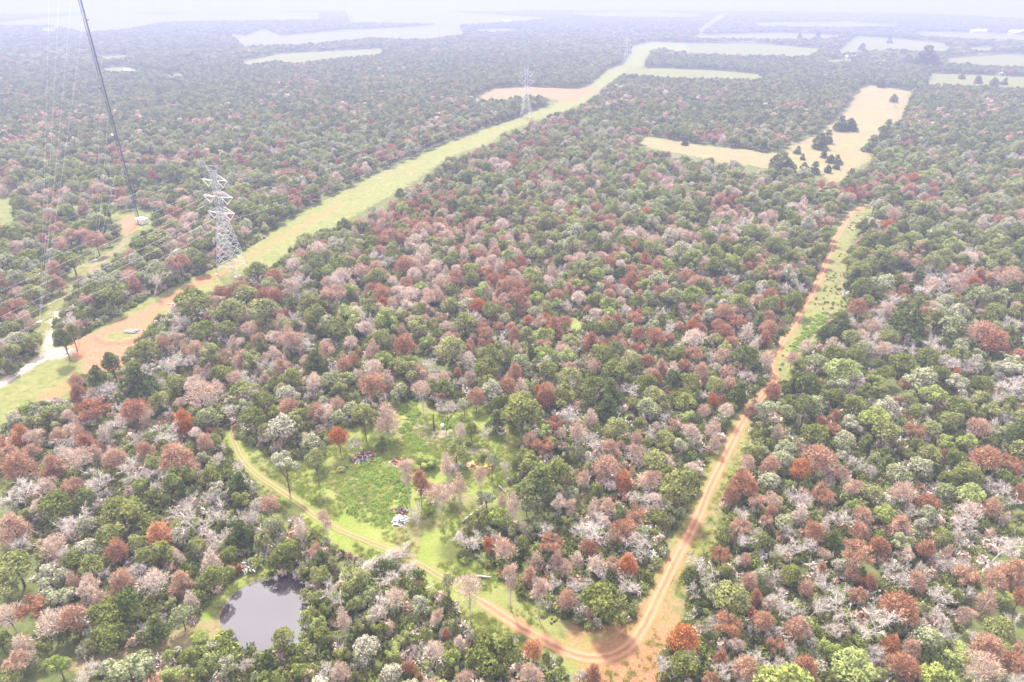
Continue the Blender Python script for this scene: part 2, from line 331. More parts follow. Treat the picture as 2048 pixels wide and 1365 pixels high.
RED_ROAD = [(1760,404),(1735,410),(1705,424),(1693,440),(1680,465),(1663,491),(1652,525),(1639,556),(1625,585),(1608,611),(1590,645),(1567,680),(1546,714),(1540,735),(1552,760),(1530,790),(1498,823),(1480,852),(1461,892),(1437,940),(1416,983),(1400,1025),(1375,1076),(1349,1126),(1330,1165),(1312,1202),(1296,1240),(1274,1277),(1255,1298),(1230,1314),(1178,1320),(1127,1303),(1085,1280),(1042,1256),(1000,1228),(960,1202),(910,1170),(857,1139),(805,1110),(760,1092),(720,1077),(680,1060),(634,1036),(600,1008),(560,980),(520,955),(492,930),(476,905),(463,870),(450,842),(440,828)]
WHITE_ROAD = [(-140,850),(-60,800),(0,768),(40,745),(75,722),(105,708),(140,704)]
WHITE_SPUR = [(95,712),(98,690),(105,672),(112,650),(118,625)]
CORR_TRACK = [(240,690),(300,634),(410,565),(500,512),(600,455),(700,398),(800,346),(860,318),(960,274),(1050,240),(1120,218),(1165,195)]
MAST_TRACK = [(160,560),(205,520),(240,498),(252,475),(262,452),(272,441)]
RED_G = [gp(*p) for p in RED_ROAD]; WHITE_G = [gp(*p) for p in WHITE_ROAD]; SPUR_G = [gp(*p) for p in WHITE_SPUR]; CT_G = [gp(*p) for p in CORR_TRACK]; MT_G = [gp(*p) for p in MAST_TRACK]

# ---- ground: one sheet, fine near by, coarser towards the horizon
dense = np.radians(np.arange(-47, 47.01, .19)); coarse = np.radians(np.arange(52, 308, 8)); TH = np.concatenate([dense, coarse])
rr = [30.0]
while rr[-1] < 14000: rr.append(rr[-1] + max(.55, rr[-1] * .0056) if rr[-1] < 2500 else rr[-1] * 1.02)
rr = np.array(rr); nr, nt_ = len(rr), len(TH)
GX = (rr[:, None] * np.sin(TH)[None, :]).ravel(); GY = (rr[:, None] * np.cos(TH)[None, :]).ravel()
near = (np.hypot(GX, GY) < 6000) & (GY > 20)
wx = (vnoise(GX, GY, 3.1, 1) - .5) * 2.4 + (vnoise(GX, GY, 1.2, 2) - .5) * 1.2; wy = (vnoise(GX, GY, 3.3, 3) - .5) * 2.4 + (vnoise(GX, GY, 1.1, 4) - .5) * 1.2
far = np.hypot(GX, GY) / 300 + .2
WX, WY = GX + wx * far, GY + wy * far
def soft(poly, x=None, y=None): return inpoly(WX if x is None else x, WY if y is None else y, gpoly(poly))
cls_ = lambda ps: np.any([soft(p) for p in ps], axis=0)
lush = np.zeros(len(GX)); soil = np.zeros(len(GX)); dry = np.zeros(len(GX)); pale = np.zeros(len(GX))
lush[cls_([CLEAR, SPOT1, SPOT3])] = .8; lush[cls_([CORR])] = .58; dry[cls_([CORR])] = .40; lush[cls_([SIDE, LEFTC, PAD])] = .45; lush[cls_(FIELDS)] = .35; dry[cls_(FIELDS)] = .35; dry[cls_([F1, SPOT2])] = .85; lush[cls_([F1])] = .1
dry[cls_([SIDE, LEFTC])] = .35
soil[cls_([ORANGE2])] = .5; dry[cls_([ORANGE2])] = .5; lush[cls_([ORANGE2])] = .15
soil[soft([(1000,186),(1060,180),(1150,186),(1140,196),(1080,194),(1010,196)])] = .9
def blob(px, py, rx, ry, arr, v, add=False):
    x, y = gp(px, py); q = ((WX - x) / rx) ** 2 + ((WY - y) / ry) ** 2; k = np.clip(1.35 - q, 0, 1) * v; np.maximum(arr, k, out=arr)
# orange earth on the power line strip
soil[soft([(128,695),(200,660),(300,612),(400,556),(432,548),(380,580),(310,622),(285,655),(290,685),(262,700),(235,745),(175,748),(160,720)])] = .82; pale[soft([(140,700),(210,668),(300,640),(280,700),(235,742),(175,745)])] = .25
soil[soft([(75,790),(140,755),(160,770),(120,800),(85,808)])] = .5
soil[soft([(240,440),(262,430),(280,440),(278,455),(262,470),(245,468)])] = 1
# dry orange verge and open earth round the bend of the red road
D = polyd(WX, WY, RED_G); inC = soft(CLEAR)
bend = np.hypot(GX - gp(1225, 1310)[0], GY - gp(1225, 1310)[1])
k = np.clip(1 - (D - 1.5) / 3.0, 0, 1) * .42; k2 = np.clip(1 - (bend - 12) / 16, 0, 1) * .62
eastv = GX > gp(1230, 1200)[0] - 3
soil = np.maximum(soil, np.where(inC & eastv, np.maximum(k, k2), 0)); dry = np.maximum(dry, np.where(inC & eastv, .45, 0)); lush = np.where(inC & eastv, .56, lush)
gx_, gy_ = gp(1060, 1240); dry = np.maximum(dry, np.where(inC, np.clip(1 - np.hypot(GX - gx_, GY - gy_) / 30, 0, 1) * .6, 0))
blob(1260, 1340, 12, 10, soil, .75); blob(1180, 1270, 7, 5, soil, .5)
D2 = polyd(WX, WY, CT_G); soil = np.maximum(soil, np.clip(1.2 - D2 / 4.5, 0, 1) * .55 * np.where(GY < 420, 1, .55))
D3 = polyd(WX, WY, MT_G); dry = np.maximum(dry, np.clip(1.3 - D3 / 3, 0, 1) * .8)
D4 = np.minimum(polyd(WX, WY, WHITE_G), polyd(WX, WY, SPUR_G)); pale = np.maximum(pale, np.clip(1.2 - D4 / 3.2, 0, 1) * .8)
blob(110, 708, 6, 6, pale, .9)
blob(812, 985, 4, 4, soil, .25)
# the clearing: vivid middle, bare pink-tan patch at its top
blob(760, 985, 30, 26, lush, 1.0); blob(870, 1110, 18, 14, lush, 1.0); blob(760, 870, 18, 14, lush, .9)
for px, py, rx, ry in ((862, 878, 4.5, 6), (905, 868, 7, 3), (838, 858, 3, 4), (730, 1005, 2.5, 3), (790, 935, 2.5, 3), (945, 905, 5, 3)): 
    x, y = gp(px, py); q = ((WX - x) / rx) ** 2 + ((WY - y) / ry) ** 2; k = np.clip(1.4 - q, 0, 1); pale = np.maximum(pale, k * .55); soil = np.maximum(soil, k * .22); lush = lush * (1 - k)
lush = np.where(inC & (vnoise(GX, GY, 6.5, 81) > .62), lush * .62, lush); dry = np.where(inC & (vnoise(GX, GY, 6.5, 81) > .62), np.maximum(dry, .5), dry)
# damp banks and the pond's bed
PG = gpoly(POND); inP = inpoly(GX, GY, PG); dP = polyd(GX, GY, PG + PG[:1]); sgn = np.where(inP, -dP, dP)
GZ = (vnoise(GX, GY, 9, 7) - .5) * .35 * near + (vnoise(GX, GY, 2.2, 8) - .5) * .12 * near
dry = np.where((np.abs(sgn) < 1.3), .8, dry); lush = np.where(np.abs(sgn) < 1.3, .2, lush); GZ = np.where(inP, -.75 - np.clip(dP * .5, 0, 1.6), np.where(dP < 3, GZ - .75 * (1 - dP / 3), GZ))
# raised orange earth bank beside the rubble
bx_, by_ = gp(243, 672); q = np.hypot((GX - bx_) / 8.5, (GY - by_) / 6); ring = np.exp(-((q - 1) / .16) ** 2) * (GY < by_ + 3)
GZ = GZ + ring * 1.1; soil = np.maximum(soil, ring * .9); q2 = np.clip(1.1 - q, 0, 1); lush = np.where(q < .75, .6, lush); soil = np.where(q < .75, .15, soil)
verts = np.concatenate([np.stack([GX, GY, GZ], 1), [[0, 0, 0]]]); ci = len(GX)
ii, jj = np.meshgrid(np.arange(nr - 1), np.arange(nt_), indexing='ij'); j2 = (jj + 1) % nt_
Q = np.stack([ii * nt_ + jj, ii * nt_ + j2, (ii + 1) * nt_ + j2, (ii + 1) * nt_ + jj], -1).reshape(-1, 4)[:, ::-1]
tri = np.array([[ci, (j + 1) % nt_, j] for j in range(nt_)]); T4 = np.stack([tri[:, 0], tri[:, 1], tri[:, 2]], 1)
gme = bpy.data.meshes.new('ground'); nv = len(verts); gme.vertices.add(nv); gme.vertices.foreach_set('co', verts.astype(np.float32).ravel())
gme.loops.add(len(Q) * 4 + len(T4) * 3); gme.loops.foreach_set('vertex_index', np.concatenate([Q.ravel(), T4[:, ::-1].ravel()]).astype(np.int32))
gme.polygons.add(len(Q) + len(T4)); gme.polygons.foreach_set('loop_start', np.concatenate([np.arange(len(Q)) * 4, len(Q) * 4 + np.arange(len(T4)) * 3]).astype(np.int32)); gme.update(calc_edges=True)
ca = gme.color_attributes.new('cover', 'FLOAT_COLOR', 'POINT'); cc = np.ones((nv, 4), np.float32); z1 = np.zeros(1)
cc[:, 0] = np.concatenate([lush, z1]); cc[:, 1] = np.concatenate([soil, z1]); cc[:, 2] = np.concatenate([dry, z1]); cc[:, 3] = np.concatenate([pale, z1]); ca.data.foreach_set('color', cc.ravel())
gme.polygons.foreach_set('use_smooth', [True] * len(gme.polygons))
def ground_mat():
    m, nt, out = new_mat('ground_cover'); L = nt.links.new
    b = N(nt, 'ShaderNodeBsdfPrincipled'); b.inputs['Roughness'].default_value = .95; b.inputs['Specular IOR Level'].default_value = .1; L(b.outputs[0], out.inputs[0])
    a = N(nt, 'ShaderNodeAttribute'); a.attribute_name = 'cover'; sp3 = N(nt, 'ShaderNodeSeparateColor'); L(a.outputs['Color'], sp3.inputs[0])
    g = N(nt, 'ShaderNodeNewGeometry')
    def noise(s, d=5, r=.6, st=None):
        n = N(nt, 'ShaderNodeTexNoise'); n.inputs['Scale'].default_value = s; n.inputs['Detail'].default_value = d; n.inputs['Roughness'].default_value = r
        if st: mpn = N(nt, 'ShaderNodeMapping'); mpn.inputs['Scale'].default_value = st; L(g.outputs['Position'], mpn.inputs[0]); L(mpn.outputs[0], n.inputs['Vector'])
        else: L(g.outputs['Position'], n.inputs['Vector'])
        return n.outputs['Fac']
    def ramp(fac, stops):
        r = N(nt, 'ShaderNodeValToRGB'); e = r.color_ramp.elements; e[0].position, e[0].color = stops[0][0], (*stops[0][1], 1); e[1].position, e[1].color = stops[-1][0], (*stops[-1][1], 1)
        for p, c in stops[1:-1]: k = e.new(p); k.color = (*c, 1)
        L(fac, r.inputs[0]); return r.outputs[0]
    def mix(f, A, B):
        x = N(nt, 'ShaderNodeMix'); x.data_type = 'RGBA'; L(f, x.inputs[0]); L(A, x.inputs[6]); L(B, x.inputs[7]); return x.outputs[2]
    def msk(ch, n, gain=2.6):     # blotchy edge: (channel + noise - .5) sharpened
        s = N(nt, 'ShaderNodeMath'); s.operation = 'ADD'; L(ch, s.inputs[0]); L(n, s.inputs[1]); t = N(nt, 'ShaderNodeMapRange'); t.inputs[1].default_value = 1 - .5 / gain; t.inputs[2].default_value = 1 + .5 / gain; L(s.outputs[0], t.inputs[0]); return t.outputs[0]
    nA, nB, nC = noise(.35, 8, .7), noise(.11, 6, .6), noise(1.3, 6, .7)
    floor = ramp(nA, [(.3, (.07, .085, .03)), (.5, (.12, .14, .045)), (.7, (.19, .17, .09))])
    grass = ramp(nC, [(.25, (.12, .16, .03)), (.5, (.215, .26, .05)), (.75, (.29, .30, .10))])
    gr2 = ramp(nB, [(.35, (.15, .205, .04)), (.65, (.28, .27, .11))]); grass = mix(noise(.045, 4), grass, gr2)
    soilc = ramp(nC, [(.25, (.30, .12, .06)), (.5, (.36, .17, .095)), (.75, (.40, .25, .165))])
    dryc = ramp(nA, [(.3, (.17, .145, .06)), (.5, (.25, .19, .10)), (.7, (.29, .23, .145))]); dryc = mix(ramp(noise(.018, 6, .65), [(.42, (0, 0, 0)), (.6, (.7, .7, .7))]), dryc, ramp(nB, [(.3, (.17, .19, .07)), (.7, (.27, .26, .13))]))
    palec = ramp(nC, [(.3, (.33, .25, .20)), (.7, (.44, .37, .32))])
    c = mix(msk(sp3.outputs[0], nA, 1.6), floor, grass); c = mix(msk(sp3.outputs[2], nA, 1.8), c, dryc); c = mix(msk(sp3.outputs[1], nA, 2.0), c, soilc); c = mix(msk(a.outputs['Alpha'], nA, 2.0), c, palec)
    dk = N(nt, 'ShaderNodeHueSaturation'); dk.inputs['Value'].default_value = .74; L(c, dk.inputs['Color']); L(dk.outputs[0], b.inputs['Base Color']); bp = N(nt, 'ShaderNodeBump'); bp.inputs['Strength'].default_value = .8; bp.inputs['Distance'].default_value = .5; L(nC, bp.inputs['Height']); L(bp.outputs[0], b.inputs['Normal'])
    return m
gme.materials.append(ground_mat()); tag(link('ground', gme), kind='structure')

# ---- roads: strips a little above the ground with two wheel ruts
def smooth_line(P, step=2.0):
    P = np.array(P); d = np.concatenate([[0], np.cumsum(np.hypot(*np.diff(P, axis=0).T))]); n = max(int(d[-1] / step), 4); s = np.linspace(0, d[-1], n)
    X = np.interp(s, d, P[:, 0]); Y = np.interp(s, d, P[:, 1])
    for _ in range(6): X[1:-1] = (X[:-2] + 2 * X[1:-1] + X[2:]) / 4; Y[1:-1] = (Y[:-2] + 2 * Y[1:-1] + Y[2:]) / 4
    return X, Y, s
def road(name, P, wid, mat, z=.02, jit=.8, label=None):
    X, Y, s = smooth_line(P, 1.2); T = np.stack([np.gradient(X), np.gradient(Y)], 1); T /= np.linalg.norm(T, axis=1)[:, None]; Nn = np.stack([-T[:, 1], T[:, 0]], 1)
    cols = 13; V = []; U = []
    hn = (vnoise(s, s * 0, 2.5, 5) - .5) * jit; hm = (vnoise(s, s * 0 + 9, 2.1, 6) - .5) * jit
    for k in range(cols):
        u = k / (cols - 1); off = (u - .5) * wid + (hn if k == 0 else hm if k == cols - 1 else 0)
        x = X + Nn[:, 0] * off; y = Y + Nn[:, 1] * off
        zz = (vnoise(x, y, 9, 7) - .5) * .35 + (vnoise(x, y, 2.2, 8) - .5) * .12 + z + .10 * min(1, 3 * min(u, 1 - u)) - .05 * math.exp(-((abs(u - .5) - .24) / .09) ** 2)
        V.append(np.stack([x, y, zz], 1)); U.append(np.full(len(X), u))
    V = np.stack(V, 1).reshape(-1, 3); U = np.stack(U, 1).ravel(); n = len(X)
    a, b = np.meshgrid(np.arange(n - 1), np.arange(cols - 1), indexing='ij'); Fq = np.stack([a * cols + b, a * cols + b + 1, (a + 1) * cols + b + 1, (a + 1) * cols + b], -1).reshape(-1, 4)
    me = mesh_np(name, V, Fq); at = me.attributes.new('across', 'FLOAT', 'POINT'); at.data.foreach_set('value', U.astype(np.float32)); me.materials.append(mat)
    return tag(link(name, me), kind='structure')
def road_mat(name, rut, mid, edge, mid_green):
    m, nt, out = new_mat(name); L = nt.links.new; b = N(nt, 'ShaderNodeBsdfPrincipled'); b.inputs['Roughness'].default_value = .95; b.inputs['Specular IOR Level'].default_value = .1; L(b.outputs[0], out.inputs[0])
    a = N(nt, 'ShaderNodeAttribute'); a.attribute_name = 'across'; g = N(nt, 'ShaderNodeNewGeometry')
    n = N(nt, 'ShaderNodeTexNoise'); n.inputs['Scale'].default_value = .8; n.inputs['Detail'].default_value = 7; n.inputs['Roughness'].default_value = .7; L(g.outputs['Position'], n.inputs['Vector'])
    ad = N(nt, 'ShaderNodeMath'); ad.operation = 'MULTIPLY_ADD'; ad.inputs[1].default_value = .34; L(n.outputs['Fac'], ad.inputs[0]); L(a.outputs['Fac'], ad.inputs[2]); sb = N(nt, 'ShaderNodeMath'); sb.operation = 'SUBTRACT'; sb.inputs[1].default_value = .17; L(ad.outputs[0], sb.inputs[0])
    r = N(nt, 'ShaderNodeValToRGB'); e = r.color_ramp.elements; e[0].position = 0; e[0].color = (*edge, 1); e[1].position = 1; e[1].color = (*edge, 1)
    for p, c in ((.12, edge), (.2, rut), (.34, rut), (.44, mid), (.56, mid), (.66, rut), (.8, rut), (.88, edge)): k = e.new(p); k.color = (*c, 1)
    L(sb.outputs[0], r.inputs[0]); n2 = N(nt, 'ShaderNodeTexNoise'); n2.inputs['Scale'].default_value = .12; L(g.outputs['Position'], n2.inputs['Vector'])
    x = N(nt, 'ShaderNodeMix'); x.data_type = 'RGBA'; mr = N(nt, 'ShaderNodeMapRange'); mr.inputs[1].default_value = .4; mr.inputs[2].default_value = .62; mr.inputs[4].default_value = .45; L(n2.outputs['Fac'], mr.inputs[0]); L(mr.outputs[0], x.inputs[0]); L(r.outputs[0], x.inputs[6]); x.inputs[7].default_value = (*mid_green, 1)
    dk = N(nt, 'ShaderNodeHueSaturation'); dk.inputs['Value'].default_value = .76; L(x.outputs[2], dk.inputs['Color']); L(dk.outputs[0], b.inputs['Base Color']); return m
RM = road_mat('red_dirt', (.42, .22, .13), (.28, .14, .075), (.27, .165, .07), (.36, .20, .115))
TM = road_mat('grassy_track', (.31, .21, .13), (.17, .18, .05), (.17, .195, .05), (.19, .195, .06))
WM = road_mat('pale_gravel', (.48, .41, .37), (.42, .36, .31), (.37, .30, .24), (.44, .38, .33))
ks = RED_ROAD.index((960, 1202))
road('dirt_road', RED_G[:ks + 1], 3.1, RM, .03); road('grass_track', RED_G[ks:], 2.1, TM, .03, .9)
road('gravel_road', WHITE_G, 4.6, WM, .04); road('gravel_spur', SPUR_G[1:], 2.6, WM, .04)

# ---- pond
def water_mat():
    m, nt, out = new_mat('pond_water'); b = N(nt, 'ShaderNodeBsdfPrincipled'); nt.links.new(b.outputs[0], out.inputs[0])
    b.inputs['Base Color'].default_value = (.05, .042, .045, 1); b.inputs['Roughness'].default_value = .02; b.inputs['IOR'].default_value = 2.1
    g = N(nt, 'ShaderNodeNewGeometry'); n = N(nt, 'ShaderNodeTexNoise'); n.inputs['Scale'].default_value = 1.4; n.inputs['Detail'].default_value = 3; nt.links.new(g.outputs['Position'], n.inputs['Vector'])
    bp = N(nt, 'ShaderNodeBump'); bp.inputs['Strength'].default_value = .04; bp.inputs['Distance'].default_value = .1; nt.links.new(n.outputs['Fac'], bp.inputs['Height']); nt.links.new(bp.outputs[0], b.inputs['Normal']); return m
cx_, cy_ = np.mean(PG, axis=0); pv = [(cx_ + (x - cx_) * 1.12, cy_ + (y - cy_) * 1.12, -.55) for x, y in PG]
pw = MB(); pw.add(pv, [tuple(range(len(pv)))[::-1]]); o = pw.build('pond_water', water_mat()); tag(o, kind='structure')

# ---- haze: even air round everything
hz, nt, out = new_mat('haze_air'); pvn = N(nt, 'ShaderNodeVolumePrincipled'); pvn.inputs['Color'].default_value = (.315, .34, .525, 1); pvn.inputs['Density'].default_value = HAZE; pvn.inputs['Anisotropy'].default_value = .1; nt.links.new(pvn.outputs[0], out.inputs['Volume'])
hb = MB(); hb.box((0, 0, 91), (29000, 29000, 188)); tag(hb.build('haze', hz), 'pale even haze filling the air over the whole landscape', 'haze', kind='stuff')

